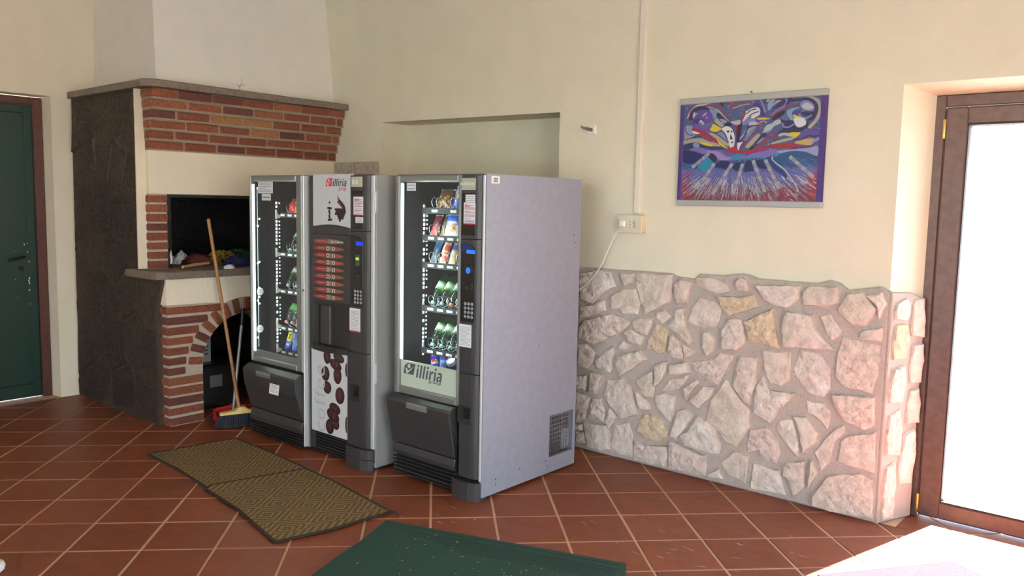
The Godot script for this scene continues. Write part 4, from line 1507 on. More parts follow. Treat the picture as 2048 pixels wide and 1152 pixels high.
# the coffee machine between the two snack machines
func build_coffee_machine() -> void:
	var t := thing("vending_machine", "narrow coffee vending machine in the middle, with drink labels and a coffee bean poster", "vending machine", Vector3(2.99, 0, 0.9), "vending machines along the wall")
	cabinet(t, 2.665, 3.315, 0.46, 1.315, M.steel_grey)
	part("door_back", MB.new().bx(2.672, 3.31, 0.05, 1.825, 1.29, 1.315), M.plastic_dark, t)
	part("hinge_edge", MB.new().bx(2.668, 2.722, 0.03, 1.822, 1.29, 1.333, 0.004), M.plastic_dark, t)
	# upper poster
	var b := MB.new()
	var up := PackedVector2Array([Vector2(2.725, 1.833), Vector2(2.725, 1.507)])
	for i in 9:
		up.append(Vector2(lerpf(2.725, 3.103, i / 8.0), 1.502 + 0.016 * sin(PI * i / 8.0) - 0.002 * i / 8.0))
	up.append(Vector2(3.103, 1.833))
	b.prism(up, 1.315, 1.345, 0.002)
	var po := part("poster_panel", b, mat(rgb(196, 198, 196), 0.4), t, "white panel with red and grey logo")
	var z := 1.3452
	check_logo(po, 2.866, 2.923, 1.757, 1.807, z, 0.22, M.red_ink, mat(rgb(196, 198, 196), 0.4))
	part("lettering", text_in("illiria", 2.929, 3.068, 1.756, 1.804, z, 0.22), M.ink, po)
	part("lettering", text_in("group", 2.989, 3.065, 1.725, 1.750, z, 0.22, false), M.red_ink, po)
	part("lettering", text_in("vending machine", 2.989, 3.078, 1.794, 1.802, z, 0.2, false), mat(rgb(206, 130, 130), 0.7), po)
	var brown := mat(rgb(46, 24, 30), 0.6)
	var hp := []
	var hq := V2([2.958, 1.622, 2.980, 1.629, 3.004, 1.618, 3.026, 1.623, 3.052, 1.622, 3.060, 1.604, 3.052, 1.580, 3.031, 1.560, 3.007, 1.541, 2.982, 1.562, 2.958, 1.588])
	for gy in range(0, 14):
		for gx in range(0, 14):
			var w := Vector2(2.88 + gx * 0.0165 + (0.008 if gy % 2 else 0.0), 1.505 + gy * 0.0135)
			if Geometry2D.is_point_in_polygon(w, hq):
				hp.append(w)
	b = MB.new()
	var r := RandomNumberGenerator.new()
	r.seed = 4
	for w in hp:
		var q := disc(w.x, w.y, 0.0105, 0.0085, 10)
		b.prism(q, z, z + 0.0016, 0.0006)
	part("bean_heart", b, brown, po)
	b = MB.new()
	for w in [Vector2(2.898, 1.656), Vector2(2.884, 1.621), Vector2(2.898, 1.621), Vector2(2.914, 1.620), Vector2(2.897, 1.606), Vector2(2.901, 1.590), Vector2(2.897, 1.575), Vector2(2.901, 1.561), Vector2(2.889, 1.547), Vector2(2.901, 1.547), Vector2(2.916, 1.548), Vector2(2.894, 1.597), Vector2(2.896, 1.568)]:
		b.prism(disc(w.x, w.y, 0.0085, 0.0075, 10), z, z + 0.0016, 0.0006)
	part("bean_letter", b, brown, po)
	b = flat(V2([2.991, 1.670, 3.004, 1.660, 3.026, 1.644, 3.039, 1.624, 3.043, 1.609, 3.026, 1.622, 3.012, 1.633, 2.983, 1.653, 2.974, 1.663]), z)
	part("steam", b, mat(rgb(92, 40, 56), 0.6), po)
	part("steam", flat(V2([2.987, 1.715, 2.983, 1.700, 2.991, 1.683, 3.026, 1.660, 3.052, 1.637, 3.061, 1.611, 3.058, 1.594, 3.043, 1.610, 3.036, 1.627, 3.015, 1.650, 2.988, 1.670, 2.979, 1.690]), z + 0.0003), brown, po)
	# arched rim under the poster
	var rim := PackedVector2Array([Vector2(2.722, 1.455), Vector2(3.105, 1.455)])
	for i in 9:
		rim.append(Vector2(lerpf(3.105, 2.722, i / 8.0), 1.498 + 0.016 * sin(PI * i / 8.0)))
	b = MB.new()
	b.prism(rim, 1.315, 1.348, 0.003)
	part("rim", b, M.plastic, t)
	# selection panel with nine drink labels
	part("selection_panel", MB.new().bx(2.722, 3.105, 1.025, 1.455, 1.315, 1.341, 0.002), M.plastic, t)
	var im := pic(256, 64, rgb(112, 52, 44))
	fill(im, V2([0, 0, 120, 0, 112, 64, 0, 64]), rgb(120, 40, 40))
	fill(im, V2([118, 0, 180, 0, 180, 64, 110, 64]), rgb(112, 104, 92))
	fill(im, V2([180, 0, 256, 0, 256, 64, 180, 64]), rgb(128, 66, 48))
	fill(im, ell(126, 32, 13, 21), rgb(206, 200, 190))
	fill(im, ell(126, 32, 8, 11), rgb(60, 36, 32))
	fill(im, ell(176, 32, 12, 21), rgb(206, 200, 190))
	fill(im, ell(176, 32, 6, 14), rgb(96, 56, 46))
	fill(im, ell(14, 26, 7, 6), rgb(14, 14, 16))
	fill(im, V2([38, 27, 98, 25, 98, 36, 38, 38]), rgb(206, 120, 110))
	fill(im, V2([40, 31, 98, 29, 98, 31, 40, 33]), rgb(120, 44, 42))
	fill(im, V2([208, 30, 236, 32, 236, 36, 208, 34]), rgb(170, 100, 84))
	var im1 := pic(256, 64, rgb(120, 44, 42))
	fill(im1, ell(190, 32, 66, 50), rgb(112, 106, 92))
	fill(im1, V2([140, 0, 256, 0, 256, 64, 140, 64]), rgb(112, 106, 92))
	fill(im1, V2([26, 25, 124, 25, 124, 36, 26, 36]), rgb(176, 90, 84))
	for k in [[164, 6], [248, 5]]:
		fill(im1, ell(k[0], 34, 7, 14), rgb(210, 208, 196))
		fill(im1, ell(k[0], 34, 3, 8), rgb(80, 74, 64))
	for k in 5:
		fill(im1, ell(186 + k * 11, 34, 4, 6), rgb(200, 196, 184))
	var lm := picture_mat(im, 0.3)
	var lm1 := picture_mat(im1, 0.3)
	for k in 9:
		var y := lerpf(1.41, 1.054, k / 8.0)
		var p := PackedVector2Array()
		for i in 14:
			var u := i / 13.0
			p.append(Vector2(lerpf(2.73, 3.035, u), y - 0.003 - 0.0155 * sqrt(maxf(sin(PI * clampf(u * 0.94 + 0.06, 0, 1)), 0.05)) ))
		for i in 14:
			var u := 1.0 - i / 13.0
			p.append(Vector2(lerpf(2.73, 3.035, u), y + 0.0165 * sqrt(maxf(sin(PI * clampf(u * 0.94 + 0.06, 0, 1)), 0.05)) ))
		b = MB.new()
		b.prism(p, 1.34, 1.346, 0.0015)
		part("drink_label", b, lm1 if k == 0 else lm, t)
	# dispensing bay
	b = MB.new()
	b.bx(2.722, 2.775, 0.735, 1.025, 1.28, 1.341)
	b.bx(3.05, 3.105, 0.735, 1.025, 1.28, 1.341)
	b.bx(2.775, 3.05, 0.735, 1.025, 1.20, 1.21)
	b.bx(2.775, 3.05, 1.0, 1.025, 1.21, 1.341)
	var bay := part("dispensing_bay", b, M.plastic_dark, t)
	part("cup_guard", MB.new().bx(2.78, 2.885, 0.74, 1.0, 1.225, 1.335, 0.006), M.plastic, bay)
	b = MB.new()
	b.x = Transform3D(Basis.IDENTITY, Vector3(2.965, 0.74, 1.265))
	b.lathe([Vector2(0.034, 0), Vector2(0.034, 0.012), Vector2(0.022, 0.016), Vector2(0.02, 0.26)], 14)
	part("spout_guide", b, M.steel_dark, bay)
	b = MB.new()
	b.upright([[2.71, 1.25], [2.705, 1.345], [2.75, 1.368], [2.88, 1.385], [3.0, 1.378], [3.09, 1.35], [3.1, 1.25]], 0.703, 0.738, 0.006)
	part("drip_shelf", b, M.plastic_dark, t)
	# lower poster with coffee beans
	im = pic(320, 480, rgb(200, 200, 198))
	for s in [[0.45, 0.07, 0.1, 0.09, 0.0], [0.77, 0.06, 0.15, 0.055, 0.2], [0.68, 0.15, 0.17, 0.06, 0.3], [0.735, 0.27, 0.11, 0.10, 0.0], [0.40, 0.28, 0.115, 0.09, 0.1], [0.45, 0.44, 0.115, 0.075, -0.2], [0.80, 0.50, 0.125, 0.10, 0.1], [0.66, 0.67, 0.155, 0.065, 0.2], [0.61, 0.76, 0.18, 0.075, 0.4], [0.52, 0.90, 0.115, 0.09, 0.0], [0.99, 0.18, 0.05, 0.08, 0.0], [0.99, 0.82, 0.05, 0.1, 0.0], [0.7, 0.86, 0.08, 0.06, 0.6]]:
		bean(im, s[0] * 320, s[1] * 480, s[2] * 320, s[3] * 480, s[4])
	b = MB.new()
	b.prism(rect(2.695, 0.152, 3.07, 0.705), 1.315, 1.341, 0.002)
	var lp := part("bean_poster", b, picture_mat(im, 0.4), t, "white poster with scattered brown coffee beans")
	part("lettering", text_in("coffee", 2.735, 2.84, 0.16, 0.6, 1.3411, 0.0, false, true), mat(rgb(178, 178, 178), 0.6), lp)
	louvres(t, 2.672, 3.062, 0.012, 0.15, 1.33, 7, M.plastic_dark)
	# column
	for s in [[0.135, 0.731], [0.735, 1.484], [1.488, 1.824]]:
		b = MB.new()
		b.upright(column_outline(3.075 if s[0] < 0.7 else 3.106, 3.215, 3.277, 1.347, 1.322, 1.28), s[0], s[1], 0.002)
		part("column_panel", b, M.plastic, t)
	for s in [[0.0, 0.068], [0.072, 0.131]]:
		b = MB.new()
		b.upright([[3.066, 1.28], [3.066, 1.35], [3.09, 1.368], [3.15, 1.378], [3.23, 1.372], [3.28, 1.352], [3.3, 1.325], [3.3, 1.28]], s[0], s[1], 0.004)
		part("foot_cover", b, M.plastic, t)
	part("edge_strip", MB.new().bx(3.279, 3.308, 0.137, 1.824, 1.28, 1.328, 0.003), M.strip, t)
	for y in [1.665, 0.62]:
		part("hinge", MB.new().bx(3.309, 3.318, y - 0.065, y + 0.065, 1.305, 1.325, 0.003), M.strip, t)
	z = 1.347
	var bd := part("badge", MB.new().bx(3.119, 3.223, 1.753, 1.815, z, z + 0.004, 0.0015), M.badge, t, "shiny name badge")
	part("lettering", text_in("ikk", 3.129, 3.191, 1.771, 1.800, z + 0.004), M.badge_letters, bd)
	var rp := part("price_window", MB.new().bx(3.124, 3.229, 1.498, 1.732, z - 0.002, z + 0.0015, 0.001), M.black, t)
	note(rp, 3.141, 3.230, 1.581, 1.695, z + 0.002, 9, "white price list with red lines", true)
	note(rp, 3.160, 3.230, 1.536, 1.572, z + 0.002, 3, "small white sticker")
	b = MB.new()
	for k in 4:
		var y := lerpf(1.585, 1.69, [0.22, 0.5, 0.64, 0.78][k])
		b.bx(3.148, 3.226, y, y + 0.0022, z + 0.0027, z + 0.0032)
	part("red_lines", b, M.red_ink, rp)
	part("lettering", text_in("illiria", 3.153, 3.193, 1.67, 1.683, z + 0.0027, 0.2), M.red_ink, rp)
	var lx := 3.112
	var rx := 3.225
	var pl := PackedVector2Array([Vector2(lx, 1.02), Vector2(rx, 1.02)])
	for i in 9:
		var a := PI / 2 * i / 8.0
		pl.append(Vector2(lerpf(lx, rx, 0.35) + (rx - lx) * 0.65 * cos(a), 1.405 + 0.052 * sin(a)))
	pl.append(Vector2(lx, 1.455))
	b = MB.new()
	b.prism(pl, z - 0.002, z + 0.0015, 0.001)
	var cp := part("control_plate", b, M.black, t)
	part("display", MB.new().bx(3.167, 3.229, 1.398, 1.421, z + 0.001, z + 0.0025), M.lcd, cp)
	var sl := part("coin_unit", MB.new().bx(3.160, 3.198, 1.272, 1.340, z + 0.001, z + 0.004, 0.001), M.steel_dark, cp)
	part("green_light", MB.new().bx(3.167, 3.193, 1.309, 1.323, z + 0.004, z + 0.006), M.green_light, sl)
	part("coin_slot", MB.new().bx(3.205, 3.217, 1.277, 1.339, z + 0.001, z + 0.003), M.plastic_dark, cp)
	part("coin_lever", MB.new().bx(3.155, 3.189, 1.201, 1.214, z + 0.001, z + 0.007, 0.002), M.plastic_dark, cp)
	keypad(cp, 3.142, 3.226, 1.035, 1.127, z + 0.0015)
	note(t, 3.102, 3.204, 0.860, 1.008, z + 0.0006, 14, "white printed notice with a red foot", true)
	var cr := [3.104, 3.205, 0.420, 0.529]
	b = MB.new()
	b.prism(rect(cr[0], cr[2], cr[1], cr[3]), z - 0.001, z + 0.002, 0.001)
	var ret := part("coin_return", b, M.plastic_dark, t)
	part("coin_return_opening", MB.new().bx(lerpf(cr[0], cr[1], 0.4), lerpf(cr[0], cr[1], 0.95), lerpf(cr[2], cr[3], 0.3), lerpf(cr[2], cr[3], 0.93), z + 0.001, z + 0.0035, 0.001), M.black, ret)

# the slim drinks machine at the far end of the row
func build_slim_machine() -> void:
	var t := thing("vending_machine", "slim glass-front drinks vending machine on the left, next to the fireplace", "vending machine", Vector3(2.345, 0, 0.94), "vending machines along the wall")
	cabinet(t, 2.03, 2.66, 0.52, 1.34, M.steel_grey)
	var b := MB.new()
	b.bx(2.06, 2.085, 0.54, 1.8, 0.75, 1.343)
	b.bx(2.6, 2.625, 0.54, 1.8, 0.75, 1.343)
	b.bx(2.06, 2.625, 0.54, 1.8, 0.73, 0.75)
	b.bx(2.06, 2.625, 1.795, 1.81, 0.73, 1.343)
	b.bx(2.06, 2.625, 0.525, 0.545, 0.73, 1.343)
	part("compartment", b, M.inside, t)
	strip_light(t, 2.068, 1.366, 0.6, 1.77, 0.45)
	light_slots(t, 2.087, 1.187, 0.62, 1.66, [1.56, 1.29, 1.03, 0.77, 0.6])
	var cx := [2.12 + 0.045, 2.243, 2.321, 2.399, 2.477]
	for i in 5:
		tray(t, 2.1, 2.595, [1.559, 1.281, 1.016, 0.75, 0.575][i], 1.17, cx, [2.13, 2.215, 2.295])
	# white pivot caps on the inner door edge
	b = MB.new()
	for p in [Vector2(1.329, 1.021), Vector2(1.332, 0.756)]:
		b.x = Transform3D(SIDE_X, Vector3(2.086, p.y, p.x))
		b.prism(disc(0, 0, 0.024, 0.026, 16), -0.002, 0.006, 0.003)
	part("pivot_caps", b, M.white_plastic, t)
	b = MB.new()
	for p in [Vector2(1.340, 1.744), Vector2(1.341, 1.481), Vector2(1.329, 1.530), Vector2(1.345, 1.221), Vector2(1.331, 1.229), Vector2(1.348, 0.957), Vector2(1.335, 1.046), Vector2(1.336, 0.983), Vector2(1.336, 0.937), Vector2(1.352, 0.696)]:
		b.x = Transform3D(SIDE_X, Vector3(2.086, p.y, p.x))
		b.prism(disc(0, 0, 0.008, 0.008, 8), -0.002, 0.003, 0.001)
	tag(part("rivets", b, M.white_plastic, t), "", "", "", "stuff")
	door_frame(t, 2.032, 2.648, 0.53, 1.828, 2.056, 2.582, 0.57, 1.787, 1.378)
	part("edge_strip", MB.new().bx(2.652, 2.664, 0.03, 1.825, 1.34, 1.374, 0.003), M.strip, t)
	b = MB.new()
	b.bx(2.06, 2.58, 0.571, 0.612, 1.35, 1.36)
	part("inner_sill", b, M.silver, t)
	b = MB.new()
	b.prism(disc(2.657, 1.08, 0.007, 0.009, 10), 1.37, 1.379, 0.002)
	part("lock", b, M.steel_dark, t)
	note(t, 2.130, 2.304, 1.707, 1.791, 1.3648, 6, "large white notice inside the glass")
	note(t, 2.175, 2.279, 1.659, 1.704, 1.3648, 1, "small white notice inside the glass")
	b = MB.new()
	b.along_x([[1.345, 0.195], [1.372, 0.2], [1.425, 0.37], [1.438, 0.475], [1.43, 0.49], [1.39, 0.515], [1.345, 0.52]], 2.025, 2.645, 0.004)
	var fl := part("delivery_flap", b, M.plastic, t)
	b = MB.new()
	b.along_x([[1.42, 0.45], [1.4368, 0.452], [1.4395, 0.472], [1.432, 0.487], [1.42, 0.487]], 2.19, 2.36, 0.002)
	part("finger_grip", b, M.silver, fl)
	b = MB.new()
	b.x = Transform3D(Basis.from_euler(Vector3(-0.12, 0, 0)), Vector3(2.405, 0.412, 1.4325))
	b.bx(-0.055, 0.055, -0.058, 0.058, -0.001, 0.0006)
	var st := part("sticker", b, M.paper, fl, "white printed notice on the flap")
	b = MB.new()
	b.x = Transform3D(Basis.from_euler(Vector3(-0.12, 0, 0)), Vector3(2.405, 0.412, 1.4325))
	for i in 10:
		b.bx(-0.045, 0.045 if i % 4 != 3 else 0.01, 0.045 - i * 0.0098, 0.048 - i * 0.0098, 0.0006, 0.0009)
	tag(part("print", b, M.ink_pale, st), "", "", "", "stuff")
	b = MB.new()
	b.along_x([[1.34, 0.105], [1.378, 0.108], [1.384, 0.14], [1.37, 0.19], [1.34, 0.193]], 2.03, 2.64, 0.003)
	part("lower_panel", b, M.plastic, t)
	louvres(t, 2.03, 2.64, 0.012, 0.105, 1.38, 5, M.plastic_dark)

# a sealed bag: lens-shaped cross section, pinched at both ends; paint gives the printed colour at (across, up)
func bag(w: float, h: float, d: float, paint: Callable) -> ArrayMesh:
	var rs := []
	var cols := []
	for i in 15:
		var u := i / 14.0
		var fat := pow(sin(PI * clampf((u - 0.06) / 0.88, 0.0, 1.0)), 0.55)
		var ring := []
		var row := []
		for s in 20:
			var a := TAU * s / 20.0
			var x := cos(a)
			ring.append(Vector3(x * w * (0.5 - 0.05 * fat), h * u, sin(a) * d * 0.5 * maxf(fat, 0.04) * (1.0 + 0.08 * sin(x * 9.0 + u * 14.0))))
			var c: Color = paint.call(x * 0.5 + 0.5, u)
			row.append(c.srgb_to_linear())
		rs.append(ring)
		cols.append(row)
	return MB.new().rings(rs, true, true, cols).mesh()

func put_bag(called: String, label: String, category: String, at: Vector3, w: float, h: float, d: float, lean: float, paint: Callable, group: String) -> void:
	var t := thing(called, label, category, at, group)
	t.rotation = Vector3(-lean, 0, 0)
	own("wrapper", bag(w, h, d, paint), M.packs, t)
	var cr := MB.new()
	for i in 2:
		var y := h - 0.008 if i == 0 else 0.0
		for k in 8:
			cr.bx(-w / 2 + w * k / 8.0, -w / 2 + w * (k + 0.9) / 8.0, y, y + 0.008, -0.0012, 0.0012)
	own("crimped_ends", cr.mesh(), M.wire if false else M.paper_grey, t)

func bands(list: Array) -> Callable:
	return func(_x: float, u: float) -> Color:
		for b in list:
			if u <= b[0]:
				return b[1]
		return list[-1][1]

# an upturned bottle leaning back in its coil: base up and behind, cap down in front
func put_bottle(label: String, cap_at: Vector3, green: bool, cap: Material, lab: Color, lab2: Color, group: String, s := 1.0) -> void:
	var t := thing("water_bottle", label, "bottle", cap_at, group)
	var y := Vector3(0.0, -0.8, 0.6).normalized()
	t.basis = Basis(Vector3(1, 0, 0), y, Vector3(1, 0, 0).cross(y)) * s
	var o := Vector3(0, -0.205, 0)
	var b := MB.new()
	b.x.origin = o
	b.lathe([Vector2(0, 0.004), Vector2(0.022, 0), Vector2(0.029, 0.006), Vector2(0.0305, 0.02), Vector2(0.029, 0.032), Vector2(0.0305, 0.045), Vector2(0.029, 0.058), Vector2(0.0305, 0.07), Vector2(0.0305, 0.125), Vector2(0.028, 0.142), Vector2(0.02, 0.166), Vector2(0.0135, 0.18), Vector2(0.0125, 0.19), Vector2(0.0, 0.191)], 18)
	own("bottle_body", b.mesh(), M.pet_green if green else M.pet_clear, t)
	b = MB.new()
	b.x.origin = o
	b.lathe([Vector2(0.0, 0.207), Vector2(0.0135, 0.206), Vector2(0.0145, 0.203), Vector2(0.0145, 0.19), Vector2(0, 0.189)], 14)
	own("cap", b.mesh(), cap, t)
	var rs := []
	var cols := []
	for i in 7:
		var ring := []
		var row := []
		for k in 20:
			var a := TAU * k / 20.0
			ring.append(o + Vector3(0.0312 * cos(a), 0.055 + 0.055 * i / 6.0, 0.0312 * sin(a)))
			var c := lab if (i > 1 and i < 5) or k % 7 == 0 else lab2
			row.append(c.srgb_to_linear())
		rs.append(ring)
		cols.append(row)
	own("label_band", MB.new().rings(rs, true, true, cols).mesh(), M.packs, t)

func put_can(called: String, label: String, at: Vector3, tilt: Vector3, paint: Callable, group: String, r := 0.033, h := 0.115) -> Node3D:
	var t := thing(called, label, "drink can", at, group)
	t.rotation = tilt
	var rs := []
	var cols := []
	for i in 25:
		var u := i / 24.0
		var ring := []
		var row := []
		var rr := r
		if u < 0.06:
			rr = r * lerpf(0.84, 1.0, u / 0.06)
		if u > 0.9:
			rr = r * lerpf(1.0, 0.82, (u - 0.9) / 0.1)
		for k in 32:
			var a := TAU * k / 32.0
			ring.append(Vector3(rr * sin(a), h * u, rr * cos(a)))
			var c: Color = paint.call(wrapf(a, -PI, PI), u)
			row.append(c.srgb_to_linear())
		rs.append(ring)
		cols.append(row)
	own("can_body", MB.new().rings(rs, true, true, cols).mesh(), M.packs, t)
	var b := MB.new()
	b.x.origin = Vector3(0, h, 0)
	b.lathe([Vector2(0, -0.003), Vector2(r * 0.72, -0.004), Vector2(r * 0.76, 0.001), Vector2(r * 0.82, 0.0015), Vector2(r * 0.84, -0.001)], 20)
	own("lid", b.mesh(), M.can_top, t)
	b = MB.new()
	b.x = Transform3D(LIE, Vector3(0, h - 0.002, 0))
	b.prism(ell(0, r * 0.15, r * 0.2, r * 0.36), 0, 0.0015)
	own("pull_tab", b.mesh(), M.can_top, t)
	return t

func build_products() -> void:
	var z := 1.056
	var g := "snacks and drinks in the big snack machine"
	var brown := rgb(92, 66, 40)
	var gold := rgb(206, 160, 86)
	put_bag("snack_bag", "brown and gold snack bag on the top tray of the big machine", "snack bag", Vector3(3.6, 1.634, z - 0.02), 0.12, 0.125, 0.05, 0.42, func(x: float, u: float) -> Color: return gold if fmod(x * 5.0 + u * 2.0, 1.0) < 0.3 and u < 0.6 else (rgb(120, 50, 40) if u < 0.25 and x > 0.5 else brown), g)
	put_bag("crisp_bag", "blue and yellow crisp bag on the top tray of the big machine", "snack bag", Vector3(3.742, 1.634, z - 0.01), 0.13, 0.15, 0.06, 0.4, func(x: float, u: float) -> Color:
		if u > 0.62 and x < 0.55:
			return rgb(190, 206, 226) if fmod(x * 7.0 + u * 3.0, 1.0) > 0.35 else rgb(30, 60, 140)
		if u > 0.42 and u - x * 0.4 < 0.52 and x > 0.25:
			return rgb(236, 200, 90)
		return rgb(30, 140, 226) if x > 0.5 else rgb(24, 66, 170), g)
	put_bag("snack_bar", "dark pink wrapped bar in the first coil of the second tray", "snack bar", Vector3(3.54, 1.469, z), 0.062, 0.135, 0.03, 0.42, bands([[0.25, rgb(196, 90, 90)], [0.5, rgb(150, 56, 62)], [0.75, rgb(92, 30, 40)], [1.0, rgb(116, 36, 48)]]), g)
	put_bag("snack_bar", "olive brown wrapped bar in the second coil of the second tray", "snack bar", Vector3(3.618, 1.469, z), 0.05, 0.135, 0.03, 0.42, bands([[0.3, rgb(130, 104, 60)], [0.6, rgb(104, 84, 48)], [1.0, rgb(84, 70, 42)]]), g)
	put_bag("pastry_bag", "white and blue pastry bag with a croissant picture on the second tray", "snack bag", Vector3(3.702, 1.466, z + 0.014), 0.122, 0.15, 0.045, 0.3, func(x: float, u: float) -> Color:
		if u > 0.9:
			return rgb(226, 232, 240)
		if Vector2((x - 0.6) / 0.28, (u - 0.36) / 0.17).length() < 1.0:
			return rgb(222, 160, 84) if Vector2((x - 0.55) / 0.18, (u - 0.4) / 0.08).length() > 0.7 else rgb(240, 196, 124)
		if u > 0.48:
			return rgb(226, 234, 246) if absf(u - 0.6) < 0.03 and x > 0.2 and x < 0.8 else (rgb(40, 96, 196) if u > 0.62 else rgb(92, 146, 220))
		return rgb(236, 234, 228), g)
	put_bag("snack_bar", "white wrapped bar half hidden at the right end of the second tray", "snack bar", Vector3(3.79, 1.469, z), 0.06, 0.12, 0.035, 0.4, bands([[0.4, rgb(236, 234, 228)], [1.0, rgb(200, 206, 214)]]), g)
	put_bag("snack_bar", "dark blue wrapped bar in the first coil of the third tray", "snack bar", Vector3(3.54, 1.303, z), 0.06, 0.14, 0.03, 0.42, bands([[0.3, rgb(96, 104, 112)], [0.6, rgb(60, 72, 84)], [0.85, rgb(40, 84, 126)], [1.0, rgb(60, 110, 150)]]), g)
	put_bag("snack_bar", "white and orange red wrapped bar in the second coil of the third tray", "snack bar", Vector3(3.618, 1.303, z), 0.064, 0.145, 0.034, 0.42, func(x: float, u: float) -> Color:
		if x < 0.4:
			return rgb(232, 228, 220) if absf(u - 0.3) > 0.06 else rgb(60, 50, 50)
		return rgb(206, 84, 56) if fmod(u * 6.0, 1.0) > 0.25 else rgb(232, 190, 170), g)
	put_bag("snack_bar", "tan and blue wrapped bar in the third coil of the third tray", "snack bar", Vector3(3.696, 1.303, z), 0.062, 0.145, 0.034, 0.42, bands([[0.2, rgb(214, 176, 110)], [0.5, rgb(206, 184, 150)], [0.62, rgb(150, 150, 170)], [0.85, rgb(70, 86, 150)], [1.0, rgb(160, 160, 170)]]), g)
	put_bag("snack_bar", "orange and white wrapped bar at the right end of the third tray", "snack bar", Vector3(3.774, 1.303, z), 0.062, 0.14, 0.034, 0.42, bands([[0.25, rgb(236, 230, 216)], [0.6, rgb(226, 150, 90)], [1.0, rgb(214, 196, 180)]]), g)
	var at := ["in first coil", "in second coil", "in third coil", "in fourth coil"]
	for k in 4:
		put_bottle("upturned green bottle with pale label %s of the upper bottle tray, big machine" % at[k], Vector3(3.54 + 0.078 * k, 1.05, z + 0.002), true, M.cap_teal if k < 2 else M.cap_pink, rgb(206, 226, 196) if k < 2 else rgb(186, 200, 226), rgb(96, 160, 70), g)
		put_bottle("upturned green bottle with white label %s of the lower bottle tray, big machine" % at[k], Vector3(3.54 + 0.078 * k, 0.79, z + 0.002), true, M.cap_teal if k < 3 else M.cap_pink, rgb(226, 230, 220), rgb(80, 150, 80), g)
	var cola := func(a: float, u: float) -> Color:
		var p := Vector2((a - 0.45) * 0.033, (u - 0.52) * 0.115)
		if p.length() < 0.026:
			if p.length() > 0.0235:
				return rgb(230, 232, 236)
			var wv := 0.004 * sin(p.x * 160.0)
			return rgb(214, 40, 44) if p.y > 0.006 + wv else (rgb(238, 238, 238) if p.y > -0.007 + wv else rgb(24, 60, 170))
		return rgb(20, 42, 140) if u > 0.06 else rgb(150, 156, 170)
	put_can("drink_can", "blue drink can with red white and blue round emblem", Vector3(3.572, 0.632, 1.055), Vector3.ZERO, cola, g)
	put_can("drink_can", "blue drink can with pale panel, between the emblem can and the tilted can", Vector3(3.65, 0.632, 1.055), Vector3.ZERO, func(a: float, u: float) -> Color:
		if absf(a - 0.4) < 0.7 and u < 0.78 and u > 0.1:
			return rgb(30, 40, 110) if (u > 0.4 and u < 0.6 and absf(absf(a - 0.4) - 0.2) < 0.12) else rgb(150, 176, 226)
		return rgb(22, 44, 150), g)
	put_can("drink_can", "blue drink can tipped forward showing its silver lid", Vector3(3.735, 0.65, 1.03), Vector3(0.75, 0.2, 0.0), func(_a: float, u: float) -> Color: return rgb(40, 90, 200) if u < 0.8 else rgb(180, 200, 230), g)
	# slim machine
	g = "snacks and drinks in the slim machine"
	z = 1.136
	put_bag("snack_bag", "red snack bag on the top tray of the slim machine", "snack bag", Vector3(2.185, 1.573, z), 0.08, 0.11, 0.05, 0.4, func(x: float, u: float) -> Color: return rgb(230, 60, 50) if u < 0.75 else rgb(176, 50, 40), g)
	put_bag("biscuit_bag", "white and green bag with yellow picture on the top tray of the slim machine", "snack bag", Vector3(2.262, 1.573, z), 0.075, 0.145, 0.05, 0.25, func(x: float, u: float) -> Color:
		if Vector2((x - 0.45) / 0.4, (u - 0.25) / 0.25).length() < 1.0:
			return rgb(224, 180, 70)
		return rgb(90, 140, 80) if fmod(x * 4.0 + floor(u * 6.0) * 0.5, 1.0) < 0.3 and u > 0.6 else rgb(226, 230, 214), g)
	put_bottle("upturned bottle, white and green label, first coil of second tray, slim machine", Vector3(2.165, 1.305, z), true, M.cap_teal, rgb(190, 206, 190), rgb(50, 110, 60), g)
	put_bottle("upturned bottle, white and green label, second coil of second tray, slim machine", Vector3(2.243, 1.305, z), true, M.cap_teal, rgb(196, 214, 196), rgb(60, 130, 60), g)
	put_bottle("upturned dark green bottle with white label on the third tray of the slim machine", Vector3(2.135, 1.05, z), true, M.cap_teal, rgb(214, 220, 214), rgb(60, 110, 70), g)
	put_bottle("upturned clear bottle with teal label on the third tray of the slim machine", Vector3(2.243, 1.05, z), false, M.cap_teal, rgb(120, 190, 170), rgb(190, 214, 206), g)
	for k in 3:
		put_bottle("upturned clear bottle with pink cap %s of the fourth tray, slim machine" % at[k], Vector3(2.11 + 0.07 * k, 0.782, z), false, M.cap_pink, rgb(130, 200, 110), rgb(96, 170, 90), g)
	put_can("drink_can", "tall yellow and blue drink can on the lowest tray of the slim machine", Vector3(2.15, 0.592, 1.15), Vector3(-0.25, 0, -0.12), func(a: float, u: float) -> Color:
		if u > 0.42:
			return rgb(40, 40, 20) if absf(absf(a - 0.5) - absf(u - 0.66) * 2.0) < 0.13 and absf(u - 0.66) < 0.14 else rgb(222, 214, 40)
		return rgb(190, 206, 230) if absf(u - 0.28) < 0.04 and absf(a - 0.5) < 0.4 else rgb(30, 70, 170), g, 0.027, 0.15)
	put_can("drink_can", "blue drink can with pale print on the lowest tray of the slim machine", Vector3(2.235, 0.592, 1.14), Vector3(-0.15, 0, 0), func(a: float, u: float) -> Color:
		return rgb(150, 176, 226) if absf(u - 0.72) < 0.1 and fmod(absf(a) * 5.0, 1.0) < 0.6 else (rgb(40, 80, 190) if u > 0.5 else rgb(80, 120, 190)), g, 0.03, 0.15)

